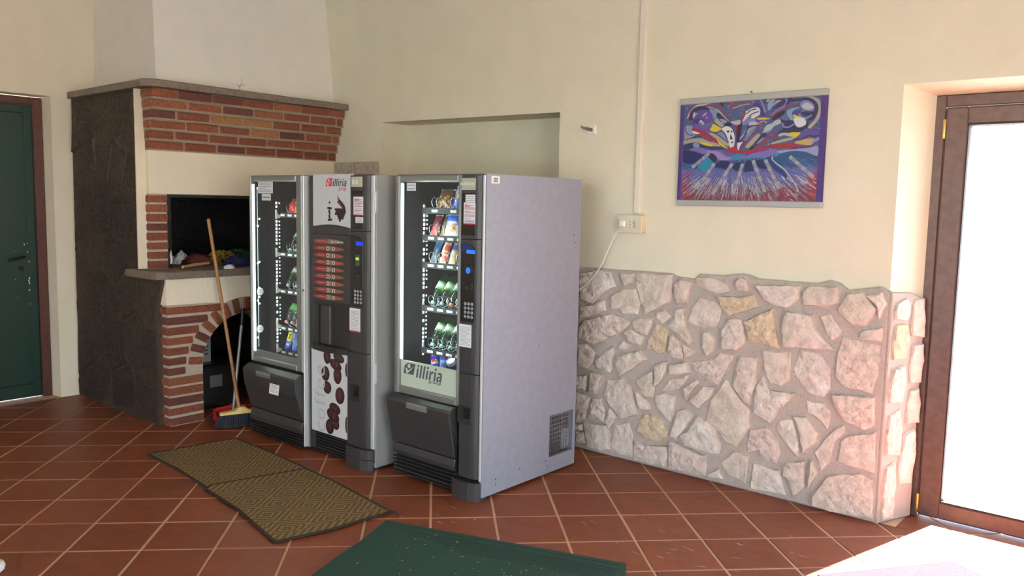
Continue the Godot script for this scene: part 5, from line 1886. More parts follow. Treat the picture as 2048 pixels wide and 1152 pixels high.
func stroke(im: Image, p: PackedVector2Array, w: float, c: Color) -> void:
	for i in p.size() - 1:
		var a := p[i]
		var b := p[i + 1]
		var d := (b - a).normalized().orthogonal() * w * 0.5
		fill(im, PackedVector2Array([a + d, b + d, b - d, a - d]), c)
		if i > 0:
			fill(im, ell(a.x, a.y, w * 0.5, w * 0.5), c)

# smooth closed or open curve through the given points
func curve(a: Array, closed := true) -> PackedVector2Array:
	var p := V2(a)
	var n := p.size()
	var out := PackedVector2Array()
	for i in (n if closed else n - 1):
		var p0 := p[(i + n - 1) % n] if closed else p[maxi(i - 1, 0)]
		var p1 := p[i]
		var p2 := p[(i + 1) % n]
		var p3 := p[(i + 2) % n] if closed else p[mini(i + 2, n - 1)]
		for k in 5:
			out.append(p1.cubic_interpolate(p2, p0, p3, k / 5.0))
	if not closed:
		out.append(p[n - 1])
	return out

# the abstract painting, brushed shape by shape (in thousandths of its width and height)
func painted() -> Image:
	var W := 1024
	var Hh := 760
	var im := pic(W, Hh, rgb(70, 84, 126))
	var sc := Vector2(W / 1000.0, Hh / 1000.0)
	var r := RandomNumberGenerator.new()
	r.seed = 21
	# brushy slate-blue ground of the upper half
	for i in 900:
		var o := Vector2(r.randf() * W, r.randf() * Hh * 0.6)
		var a := r.randf_range(-0.6, 0.9)
		var k := r.randf()
		stroke(im, PackedVector2Array([o, o + Vector2(cos(a), sin(a)) * r.randf_range(10, 34)]), r.randf_range(3, 8), rgb(44, 58, 106).lerp(rgb(128, 142, 176), k * k))
	var f := func(c: Color, a: Array) -> void:
		var q := curve(a)
		for i in q.size():
			q[i] *= sc
		fill(im, q, c)
	var s := func(c: Color, w: float, a: Array) -> void:
		var q := curve(a, false)
		for i in q.size():
			q[i] *= sc
		stroke(im, q, w, c)
	fill(im, V2([0, Hh * 0.5, W, Hh * 0.5, W, Hh * 0.84, 0, Hh * 0.84]), rgb(88, 84, 140))
	fill(im, V2([0, Hh * 0.84, W, Hh * 0.84, W, Hh, 0, Hh]), rgb(96, 44, 60))
	# rays of the lower half, fanning out of the horizon
	var o := Vector2(430, 470) * sc
	for i in 5200:
		var a := r.randf_range(-0.12, PI + 0.12)
		var d := Vector2(cos(a), sin(a))
		var t := r.randf()
		var dist := lerpf(90, 640, sqrt(t)) * (0.75 + 0.5 * absf(d.x))
		var p := o + d * Vector2(1.0, 0.8) * dist
		if p.y < Hh * 0.5 or p.x < -20 or p.x > W + 20:
			continue
		var u := clampf((p.y / Hh - 0.53) / 0.47, 0, 1)
		var k := r.randf()
		var c := rgb(30, 120, 160).lerp(rgb(16, 40, 96), k)
		if u > 0.26:
			c = rgb(120, 110, 176).lerp(rgb(70, 90, 150), k)
		if u > 0.45:
			c = [rgb(150, 154, 176), rgb(104, 96, 146), rgb(126, 132, 156), rgb(78, 70, 120), rgb(190, 192, 204)][r.randi_range(0, 4)]
		if u > 0.66:
			c = [rgb(120, 50, 72), rgb(150, 150, 164), rgb(70, 60, 84), rgb(150, 40, 52), rgb(112, 110, 128), rgb(176, 178, 188)][r.randi_range(0, 5)]
		if u > 0.84:
			c = [rgb(150, 34, 44), rgb(124, 34, 46), rgb(140, 136, 148), rgb(76, 52, 66)][r.randi_range(0, 3)]
		if absf(p.x / W - 0.5) > 0.42 and u > 0.28 and k > 0.45:
			c = rgb(150, 36, 44)
		stroke(im, PackedVector2Array([p, p + d * r.randf_range(30, 85)]), r.randf_range(2.0, 6.5), c)
	s.call(rgb(206, 188, 178), 12, [28, 145, 50, 68, 99, 17, 143, 12, 186, 3, 232, -16, 277, -14])
	f.call(rgb(30, 34, 78), [40, 157, 46, 100, 81, 45, 129, 23, 182, 44, 217, 87, 238, 138, 217, 107, 184, 66, 130, 63, 87, 86, 70, 119, 71, 161])
	s.call(rgb(150, 34, 50), 7, [28, 157, 43, 112, 47, 80, 71, 44, 110, 26])
	f.call(rgb(86, 66, 140), [75, 171, 93, 128, 121, 73, 159, 65, 203, 80, 228, 126, 232, 182, 203, 236, 155, 240, 116, 212])
	f.call(rgb(56, 40, 110), [75, 171, 94, 152, 143, 150, 158, 182, 126, 206, 95, 198])
	f.call(rgb(84, 100, 150), [95, 210, 155, 208, 202, 198, 232, 187, 217, 243, 185, 259, 136, 243])
	f.call(rgb(110, 70, 150), [82, 227, 95, 203, 135, 231, 194, 260, 219, 287, 176, 287, 127, 255, 88, 253])
	f.call(rgb(96, 60, 150), [143, 131, 169, 89, 217, 107, 223, 150, 192, 178, 157, 157])
	f.call(rgb(178, 188, 190), [117, 199, 138, 163, 163, 208, 145, 213, 136, 194])
	f.call(rgb(178, 188, 190), [145, 131, 161, 101, 179, 93, 170, 115])
	f.call(rgb(150, 120, 190), [171, 147, 180, 124, 191, 150, 181, 159])
	f.call(rgb(178, 188, 190), [69, 133, 72, 94, 82, 77, 92, 96, 111, 91, 93, 115, 79, 140])
	f.call(rgb(168, 160, 140), [178, 33, 234, 47, 283, 87, 327, 152, 354, 191, 337, 180, 284, 112, 236, 61, 187, 42])
	s.call(rgb(150, 34, 50), 8, [170, 28, 186, 12, 233, 16, 262, 37, 291, 68, 325, 103, 350, 159, 366, 198])
	f.call(rgb(120, 146, 176), [197, 61, 245, 72, 274, 105, 239, 164, 222, 112])
	f.call(rgb(30, 34, 78), [256, 121, 269, 101, 303, 143, 338, 189, 304, 175, 272, 154])
	f.call(rgb(168, 160, 140), [248, 164, 267, 159, 286, 192, 315, 224, 303, 250, 269, 222, 244, 189])
	f.call(rgb(132, 150, 184), [286, 166, 329, 182, 338, 208, 312, 224])
	f.call(rgb(218, 196, 56), [211, 269, 222, 243, 234, 213, 264, 234, 301, 267, 267, 294, 228, 290])
	f.call(rgb(168, 160, 140), [6, 411, 12, 367, 81, 357, 145, 357, 208, 392, 297, 425, 286, 448, 210, 434, 132, 399, 53, 400])
	f.call(rgb(150, 34, 50), [71, 267, 97, 247, 152, 283, 207, 329, 274, 376, 297, 418, 364, 474, 338, 476, 275, 416, 208, 376, 149, 339, 123, 306])
	f.call(rgb(168, 160, 140), [205, 311, 244, 306, 302, 353, 355, 411, 362, 449, 303, 414, 255, 360])
	f.call(rgb(120, 130, 170), [267, 315, 309, 304, 339, 367, 355, 407, 312, 365])
	s.call(rgb(30, 34, 78), 6, [228, 297, 273, 327, 316, 372, 356, 409])
	f.call(rgb(218, 196, 56), [269, 371, 296, 409, 364, 474, 324, 455, 287, 421])
	f.call(rgb(218, 196, 56), [132, 399, 180, 404, 239, 428, 229, 444, 167, 425])
	s.call(rgb(30, 34, 78), 7, [25, 367, 81, 341, 149, 332])
	f.call(rgb(224, 228, 226), [64, 278, 93, 281, 130, 302, 118, 309, 80, 301])
	f.call(rgb(140, 150, 176), [6, 236, 42, 215, 72, 234, 64, 278, 95, 323, 31, 358, 10, 351])
	s.call(rgb(70, 60, 130), 8, [11, 229, 19, 281, 46, 315, 85, 316])
	f.call(rgb(36, 44, 90), [5, 427, 72, 399, 141, 418, 210, 442, 286, 448, 325, 477, 239, 474, 157, 453, 99, 449, 6, 472])
	f.call(rgb(112, 150, 176), [83, 406, 127, 407, 128, 451, 89, 444])
	f.call(rgb(86, 66, 140), [348, 220, 413, 231, 429, 299, 418, 383, 435, 488, 405, 451, 408, 371, 393, 302])
	f.call(rgb(24, 26, 56), [315, 220, 343, 205, 371, 210, 380, 234, 339, 238])
	f.call(rgb(24, 26, 56), [418, 255, 458, 213, 452, 301, 441, 385, 464, 399, 424, 414, 415, 322])
	f.call(rgb(150, 34, 50), [401, 236, 421, 231, 412, 322])
	f.call(rgb(178, 188, 190), [370, 198, 407, 191, 440, 189, 441, 227, 408, 234, 376, 217])
	f.call(rgb(224, 228, 226), [297, 264, 330, 243, 372, 259, 396, 315, 405, 383, 400, 449, 384, 472, 366, 442, 355, 381, 329, 311])
	f.call(rgb(24, 26, 56), [341, 294, 355, 285, 361, 302, 351, 309])
	f.call(rgb(24, 26, 56), [371, 295, 380, 290, 386, 302, 379, 308])
	f.call(rgb(30, 34, 78), [371, 327, 383, 357, 389, 376, 371, 376])
	f.call(rgb(24, 26, 56), [378, 409, 394, 400, 391, 416, 380, 418])
	s.call(rgb(24, 26, 56), 5, [298, 266, 330, 240, 374, 255, 400, 315])
	f.call(rgb(150, 34, 50), [351, -21, 374, -21, 374, 75, 364, 68])
	f.call(rgb(168, 160, 140), [360, -17, 368, -16, 368, 33])
	s.call(rgb(150, 34, 50), 8, [379, 52, 437, 21, 495, 19])
	s.call(rgb(168, 160, 140), 9, [384, 68, 442, 42, 505, 33])
	f.call(rgb(24, 26, 56), [278, 0, 289, -10, 309, 28, 296, 45])
	f.call(rgb(150, 34, 50), [441, 208, 455, 156, 466, 101, 475, 84, 472, 145, 457, 203])
	f.call(rgb(132, 124, 184), [457, 210, 496, 180, 548, 185, 550, 213, 489, 231, 463, 243])
	f.call(rgb(140, 150, 176), [441, 372, 470, 320, 499, 260, 551, 240, 552, 294, 494, 344, 454, 388])
	s.call(rgb(30, 34, 78), 9, [449, 385, 471, 362, 492, 290, 513, 262, 551, 247])
	s.call(rgb(104, 36, 76), 18, [444, 483, 482, 399, 552, 294])
	f.call(rgb(168, 160, 140), [488, 455, 518, 407, 556, 360, 556, 390, 516, 455, 494, 472])
	f.call(rgb(224, 228, 226), [426, 423, 447, 413, 466, 407, 449, 446, 434, 498])
	f.call(rgb(150, 34, 50), [338, 476, 371, 467, 409, 451, 434, 491, 463, 498, 517, 491, 559, 476, 560, 510, 446, 524, 386, 512])
	f.call(rgb(224, 228, 226), [457, 206, 473, 147, 494, 98, 545, 93, 548, 175, 496, 173])
	s.call(rgb(24, 26, 56), 7, [484, 98, 511, 93, 533, 93])
	s.call(rgb(24, 26, 56), 7, [477, 145, 507, 121, 539, 107])
	s.call(rgb(24, 26, 56), 6, [487, 164, 513, 147, 543, 138])
	f.call(rgb(224, 228, 226), [479, 168, 481, 93, 500, 89, 531, 73, 572, 77, 583, 138, 543, 173, 502, 170])
	s.call(rgb(24, 26, 56), 7, [483, 131, 518, 96, 554, 87])
	s.call(rgb(24, 26, 56), 7, [502, 157, 533, 129, 574, 114])
	s.call(rgb(24, 26, 56), 6, [476, 87, 500, 101])
	s.call(rgb(24, 26, 56), 6, [493, 170, 521, 159])
	f.call(rgb(56, 34, 120), [527, 59, 530, 35, 562, 26, 586, 59, 605, 115, 621, 161, 585, 157, 582, 89, 550, 61])
	s.call(rgb(132, 124, 184), 12, [524, 23, 533, -7, 559, -17, 588, 16, 609, 79, 620, 129])
	s.call(rgb(150, 90, 130), 6, [523, 28, 530, -12, 554, -24, 583, -3])
	f.call(rgb(30, 34, 78), [603, 30, 618, -26, 685, -26, 652, 35, 616, 37])
	f.call(rgb(168, 160, 140), [620, 23, 645, -24, 663, -26, 643, 21])
	f.call(rgb(140, 160, 196), [638, 33, 673, -7, 685, -23, 674, 42, 655, 101, 636, 100])
	f.call(rgb(48, 26, 96), [667, 91, 705, 45, 686, -5, 703, -24, 756, 19, 749, 56, 707, 87])
	f.call(rgb(168, 160, 140), [670, 72, 691, 19, 731, 21, 697, 44])
	s.call(rgb(132, 124, 184), 10, [665, 157, 699, 117, 750, 79, 766, 33, 760, -16])
	f.call(rgb(30, 34, 78), [763, -33, 802, -30, 804, 12, 784, 52, 758, 73, 774, 21])
	f.call(rgb(168, 160, 140), [824, -16, 891, -26, 952, 9, 990, 42, 998, 124, 996, 194, 973, 252, 938, 302, 920, 285, 960, 227, 978, 170, 984, 100, 961, 45, 909, 5])
	f.call(rgb(30, 34, 78), [804, 17, 868, 12, 926, 17, 966, 63, 981, 122, 971, 182, 943, 227, 918, 219, 949, 156, 960, 110, 937, 59, 894, 33, 851, 35, 809, 42])
	f.call(rgb(132, 124, 184), [861, 59, 894, 33, 937, 59, 955, 108, 940, 143, 897, 128, 867, 96])
	f.call(rgb(178, 188, 190), [872, 79, 907, 58, 952, 105, 919, 124, 880, 108])
	f.call(rgb(30, 34, 78), [868, 149, 899, 140, 953, 145, 937, 178, 900, 182])
	s.call(rgb(132, 124, 184), 12, [856, 142, 866, 185, 901, 203, 942, 178])
	f.call(rgb(120, 160, 190), [769, 135, 803, 101, 862, 98, 821, 122, 806, 156, 825, 212, 798, 210])
	f.call(rgb(70, 50, 120), [809, 150, 830, 126, 864, 131, 856, 161, 831, 164])
	f.call(rgb(218, 196, 56), [816, 163, 841, 175, 879, 198, 850, 201, 824, 191])
	f.call(rgb(224, 228, 226), [824, 199, 867, 198, 896, 208, 907, 253, 891, 276, 857, 287, 831, 255])
	f.call(rgb(30, 34, 78), [728, 205, 773, 215, 820, 224, 831, 266, 857, 292, 903, 271, 918, 219, 920, 285, 880, 323, 821, 337, 733, 334, 694, 350, 733, 309, 757, 274])
	f.call(rgb(84, 100, 150), [727, 150, 761, 142, 781, 208, 742, 206])
	s.call(rgb(132, 124, 184), 12, [743, 236, 757, 274, 789, 281, 826, 253])
	s.call(rgb(150, 34, 50), 9, [665, 182, 699, 136, 751, 110, 802, 72, 827, 63, 845, 82])
	f.call(rgb(24, 26, 56), [667, 194, 709, 136, 761, 122, 745, 164, 693, 203])
	f.call(rgb(218, 196, 56), [560, 180, 607, 175, 657, 191, 612, 196, 572, 194])
	f.call(rgb(178, 188, 190), [505, 245, 513, 215, 545, 210, 574, 231, 537, 253])
	f.call(rgb(206, 170, 170), [569, 243, 595, 213, 641, 224, 610, 231, 583, 257])
	s.call(rgb(30, 34, 78), 8, [486, 344, 496, 269, 524, 252, 570, 252])
	f.call(rgb(178, 188, 190), [614, 320, 629, 259, 668, 238, 698, 208, 728, 205, 731, 241, 691, 264, 662, 299])
	s.call(rgb(132, 124, 184), 10, [604, 320, 635, 327, 675, 294])
	s.call(rgb(120, 40, 80), 14, [483, 420, 523, 351, 562, 280, 587, 238, 618, 227])
	f.call(rgb(110, 125, 165), [482, 381, 525, 295, 565, 260, 535, 322, 488, 400])
	f.call(rgb(168, 160, 140), [489, 456, 511, 414, 568, 336, 592, 350, 553, 416, 513, 470])
	f.call(rgb(30, 34, 78), [553, 423, 592, 357, 617, 327, 641, 346, 603, 400, 568, 448])
	f.call(rgb(24, 26, 56), [514, 490, 531, 453, 558, 448, 541, 484])
	f.call(rgb(120, 146, 166), [566, 430, 601, 381, 620, 369, 594, 418])
	f.call(rgb(150, 34, 50), [488, 533, 528, 497, 569, 467, 611, 406, 655, 365, 721, 339, 721, 364, 664, 378, 622, 425, 587, 467, 667, 446, 763, 432, 850, 439, 936, 467, 868, 462, 818, 486, 739, 479, 636, 483, 547, 516])
	f.call(rgb(168, 160, 140), [675, 428, 737, 400, 797, 385, 848, 376, 824, 399, 763, 420, 680, 441])
	f.call(rgb(178, 188, 190), [721, 351, 751, 334, 803, 343, 814, 374, 761, 358, 731, 369])
	f.call(rgb(218, 196, 56), [795, 339, 830, 332, 872, 341, 848, 376, 814, 376])
	f.call(rgb(86, 66, 140), [856, 376, 889, 336, 942, 304, 996, 313, 999, 372, 941, 374, 900, 390])
	f.call(rgb(190, 160, 104), [833, 435, 866, 413, 925, 399, 971, 406, 948, 458, 885, 453])
	s.call(rgb(30, 34, 78), 10, [824, 402, 883, 402, 924, 374, 966, 379, 999, 374])
	f.call(rgb(132, 124, 184), [952, 441, 971, 406, 998, 390, 999, 432])
	s.call(rgb(60, 50, 130), 10, [818, 486, 886, 479, 946, 483, 977, 442, 999, 425])
	f.call(rgb(120, 100, 170), [60, 476, 101, 448, 156, 462, 228, 484, 298, 486, 335, 531, 370, 549, 424, 533, 471, 542, 560, 528, 563, 566, 464, 575, 371, 593, 327, 582, 284, 587, 256, 540, 228, 512, 175, 523, 121, 495])
	f.call(rgb(150, 130, 190), [192, 491, 281, 500, 344, 554, 386, 561, 362, 586, 310, 586, 274, 558])
	f.call(rgb(120, 100, 170), [488, 547, 550, 516, 658, 486, 731, 500, 739, 512, 681, 554, 629, 572, 551, 561, 489, 565])
	f.call(rgb(150, 150, 190), [715, 521, 746, 502, 847, 495, 931, 486, 994, 476, 995, 563, 955, 547, 906, 521, 829, 512, 771, 524, 748, 533])
	s.call(rgb(60, 40, 110), 6, [488, 547, 537, 521, 591, 507, 658, 490])
	f.call(rgb(12, 34, 92), [1, 484, 75, 488, 130, 512, 167, 526, 194, 531, 150, 559, 115, 600, 80, 622, 10, 598])
	f.call(rgb(30, 130, 164), [126, 636, 178, 566, 231, 556, 254, 580, 250, 621, 216, 661, 181, 701, 140, 671])
	f.call(rgb(30, 34, 78), [208, 538, 228, 512, 264, 540, 278, 580, 254, 610, 231, 586, 213, 561])
	f.call(rgb(14, 30, 84), [268, 628, 302, 596, 337, 594, 386, 614, 373, 652, 348, 682, 296, 663, 261, 663])
	f.call(rgb(14, 30, 84), [395, 664, 428, 619, 470, 615, 466, 654, 443, 699, 408, 687])
	f.call(rgb(14, 30, 84), [488, 666, 499, 601, 536, 603, 546, 656, 556, 701, 518, 706, 486, 706])
	f.call(rgb(14, 30, 84), [563, 612, 586, 596, 618, 601, 636, 647, 653, 680, 617, 680, 583, 657])
	f.call(rgb(16, 52, 110), [638, 580, 685, 554, 686, 593, 720, 649, 778, 710, 796, 781, 755, 738, 698, 682, 667, 621])
	f.call(rgb(20, 74, 120), [707, 587, 740, 538, 786, 521, 829, 516, 902, 523, 955, 552, 979, 568, 935, 584, 889, 587, 812, 573, 775, 633, 736, 638])
	s.call(rgb(30, 130, 164), 12, [384, 587, 412, 545, 441, 530, 438, 575, 464, 575, 513, 572, 563, 565])
	f.call(rgb(30, 130, 164), [388, 587, 403, 551, 434, 545, 435, 586])
	s.call(rgb(30, 130, 164), 12, [489, 570, 564, 565, 612, 572, 633, 580])
	f.call(rgb(30, 130, 164), [700, 554, 727, 524, 739, 533, 717, 561])
	s.call(rgb(178, 188, 190), 9, [688, 559, 686, 587, 720, 633, 769, 682, 810, 748, 861, 848, 879, 907])
	# pale ladders with small framed panels running down the rays
	var lad := [[211, 516, 81, 659], [258, 621, 124, 885], [394, 624, 252, 942], [473, 626, 413, 941], [548, 594, 646, 909], [638, 591, 745, 881], [807, 563, 976, 767]]
	for l in lad:
		var pa := Vector2(l[0], l[1]) * sc
		var pb := Vector2(l[2], l[3]) * sc
		var d := (pb - pa).normalized()
		var w := d.orthogonal()
		stroke(im, PackedVector2Array([pa, pb]), 26, rgb(158, 162, 158))
		for k in 3:
			var q := pa.lerp(pb, 0.18 + k * 0.27)
			var bx2 := PackedVector2Array([q + w * 14 - d * 11, q + w * 14 + d * 11, q - w * 14 + d * 11, q - w * 14 - d * 11, q + w * 14 - d * 11])
			fill(im, bx2, rgb(150, 140, 186))
			stroke(im, bx2, 2.5, rgb(60, 50, 110))
	# signature scribble
	for i in 16:
		var p := Vector2(808 + i * 8, 965) * sc
		stroke(im, PackedVector2Array([p, p + Vector2(r.randf_range(3, 7), r.randf_range(-7, 7))]), 1.8, rgb(40, 30, 50))
	return im

func build_painting() -> void:
	var x0 := 4.623
	var x1 := 5.508
	var y0 := 1.681
	var y1 := 2.326
	var t := thing("painting", "large abstract painting in blue, purple and red hanging on the beige wall", "painting", Vector3(5.066, 1.681, 0.02))
	var b := MB.new()
	b.bx(x0, x1, y0 + 0.03, y1 - 0.035, 0.004, 0.026)
	part("stretcher", b, M.purple, t)
	b = MB.new()
	b.prism(rect(x0 + 0.027, y0 + 0.035, x1 - 0.03, y1 - 0.038), 0.02, 0.029)
	var cm := picture_mat(painted(), 0.55)
	cm.albedo_color = rgb(218, 218, 216)
	part("canvas", b, cm, t)
	for s in [[x0, x0 + 0.027], [x1 - 0.03, x1]]:
		part("side_strip", MB.new().bx(s[0], s[1], y0 + 0.034, y1 - 0.038, 0.02, 0.0315, 0.002), M.purple, t)
	part("rail", MB.new().bx(x0 - 0.002, x1 + 0.002, y1 - 0.038, y1, 0.002, 0.036, 0.004), M.bar_silver, t, "silver top rail")
	part("rail", MB.new().bx(x0 - 0.002, x1 + 0.002, y0, y0 + 0.035, 0.002, 0.036, 0.004), M.bar_silver, t, "silver bottom rail")
	b = MB.new()
	b.tube([Vector3(5.064, 2.338, -0.005), Vector3(5.064, 2.34, 0.012)], [0.003, 0.005], 8)
	single("nail", b, M.nickel, Vector3(5.064, 2.338, 0), "small nail in the wall just above the painting", "nail")

func build_wall_fittings() -> void:
	# cable trunking
	var t := thing("cable_trunking", "white cable trunking running down the wall to the power socket", "trunking", Vector3(4.327, 1.621, 0.0))
	part("channel", MB.new().bx(4.302, 4.352, 1.621, H, -0.002, 0.012, 0.002), M.trunking, t)
	part("cover", MB.new().bx(4.307, 4.347, 1.63, H, 0.012, 0.02, 0.003), M.trunking, t)
	# socket box
	t = thing("wall_socket", "cream wall socket box below the cable trunking with a white plug in it", "socket", Vector3(4.305, 1.5, 0.0))
	var b := MB.new()
	b.bx(4.218, 4.393, 1.502, 1.613, 0.0, 0.055, 0.005)
	part("back_box", b, M.socket_side, t)
	b = MB.new()
	b.bx(4.214, 4.397, 1.499, 1.616, 0.052, 0.06, 0.003)
	var pl := part("face_plate", b, M.socket, t)
	b = MB.new()
	b.bx(4.3, 4.328, 1.53, 1.582, 0.059, 0.064, 0.002)
	part("outlet", b, M.socket, pl)
	b = MB.new()
	b.bx(4.337, 4.362, 1.532, 1.58, 0.059, 0.066, 0.003)
	part("switch", b, mat(rgb(180, 178, 160), 0.4), pl)
	for k in 3:
		b = MB.new()
		b.prism(disc(4.314, 1.54 + k * 0.015, 0.003, 0.003, 8), 0.063, 0.0645)
		part("pin_hole", b, M.black, pl)
	# plug and lead
	b = MB.new()
	b.bx(4.245, 4.29, 1.535, 1.58, 0.06, 0.095, 0.008)
	var plug := single("power_plug", b, M.white_plastic, Vector3(4.267, 1.557, 0.06), "white plug pushed into the left side of the wall socket", "plug")
	var cv := Curve3D.new()
	for p in [Vector3(4.282, 1.553, 0.075), Vector3(4.253, 1.543, 0.070), Vector3(4.193, 1.482, 0.050), Vector3(4.139, 1.381, 0.045), Vector3(4.091, 1.280, 0.045), Vector3(4.022, 1.191, 0.045), Vector3(3.959, 1.130, 0.050), Vector3(3.893, 1.064, 0.060), Vector3(3.830, 0.887, 0.080)]:
		cv.add_point(p)
	var pts := []
	for i in 41:
		var u := i / 40.0 * (cv.point_count - 1)
		var k := mini(int(u), cv.point_count - 2)
		var p0 := cv.get_point_position(maxi(k - 1, 0))
		var p1 := cv.get_point_position(k)
		var p2 := cv.get_point_position(k + 1)
		var p3 := cv.get_point_position(mini(k + 2, cv.point_count - 1))
		pts.append(p1.cubic_interpolate(p2, p0, p3, u - k))
	single("power_lead", MB.new().tube(pts, 0.0042, 8), M.white_plastic, pts[0], "white power lead dropping from the plug behind the big machine", "cable")
	# hook on its white plate
	t = thing("wall_hook", "small dark metal hook on a white plate above the machines", "hook", Vector3(3.93, 2.15, 0.0))
	b = MB.new()
	b.prism(rect(3.925, 2.142, 3.985, 2.196), 0.0, 0.012, 0.004)
	part("plate", b, M.white_plastic, t)
	b = MB.new()
	b.tube([Vector3(3.955, 2.17, 0.003), Vector3(3.95, 2.172, 0.03), Vector3(3.935, 2.178, 0.085), Vector3(3.93, 2.186, 0.095), Vector3(3.932, 2.192, 0.09)], [0.013, 0.012, 0.008, 0.006, 0.004], 10)
	part("peg", b, M.nickel, t)

# a thin mat: outline on the floor in (x, z), with a bound edge
func floor_mat(called: String, pts: Array, y: float, th: float, m: Material, edge: Material, label: String, uv_a := Vector2.ZERO, uv_b := Vector2.ZERO, uv_c := Vector2.ZERO) -> Node3D:
	var mid := Vector3.ZERO
	for p in pts:
		mid += Vector3(p[0], 0, p[1]) / pts.size()
	mid.y = y
	var t := thing(called, label, "mat", mid)
	var p := PackedVector2Array()
	for w in pts:
		p.append(Vector2(w[0], -w[1]))
	p = MB.ccw(p)
	var b := MB.new()
	b.x = Transform3D(LIE, Vector3.ZERO)
	var q := MB.inset(p, 0.014)
	b.prism(q, y, y + th, 0.001)
	if uv_b != Vector2.ZERO:
		var ex := uv_b - uv_a
		var ey := uv_c - uv_a
		var det := ex.cross(ey)
		for i in b.v.size():
			var w := Vector2(b.v[i].x, b.v[i].z) - uv_a
			b.u[i] = Vector2(w.cross(ey) / det, ex.cross(w) / det)
	part("weave", b, m, t)
	b = MB.new()
	b.x = Transform3D(LIE, Vector3.ZERO)
	for i in p.size():
		var j := (i + 1) % p.size()
		b.prism(PackedVector2Array([p[i], p[j], q[j], q[i]]), y, y + th + 0.0012, 0.0005)
	part("bound_edge", b, edge, t)
	return t

# concentric diamonds in a lattice, as woven into the brown mats: colour picture and height picture
func diamond_weave() -> Array:
	var n := 768
	var im := pic(n, n, Color.WHITE)
	var hm := pic(n, n, Color.WHITE)
	var fine := FastNoiseLite.new()
	fine.frequency = 0.05
	fine.seed = 9
	for y in n:
		for x in n:
			var u := x / float(n) * 4.0
			var v := y / float(n) * 2.7
			var border := minf(minf(u, 4.0 - u) / 4.0, minf(v, 2.7 - v) / 2.7)
			var d := absf(fposmod(u, 1.0) - 0.5) + absf(fposmod(v, 1.0) - 0.5)
			var k := fposmod(d * 6.0 + 0.2, 1.0)
			var line := k < 0.42
			if border < 0.07:
				line = fposmod((u + v) * 5.0, 1.0) < 0.45
			var g := fine.get_noise_2d(x, y) * 0.12 + fine.get_noise_2d(x * 9.0, y * 3.0) * 0.1
			var wv := 0.06 * sin(y * 1.6) * sin(x * 1.6)
			var c := (rgb(128, 108, 66) if line else rgb(94, 74, 40)) * (1.0 + g + wv)
			c.a = 1.0
			im.set_pixel(x, y, c)
			var h := (0.75 if line else 0.45) + wv + g * 0.4
			hm.set_pixel(x, y, Color(h, h, h))
	return [im, hm]

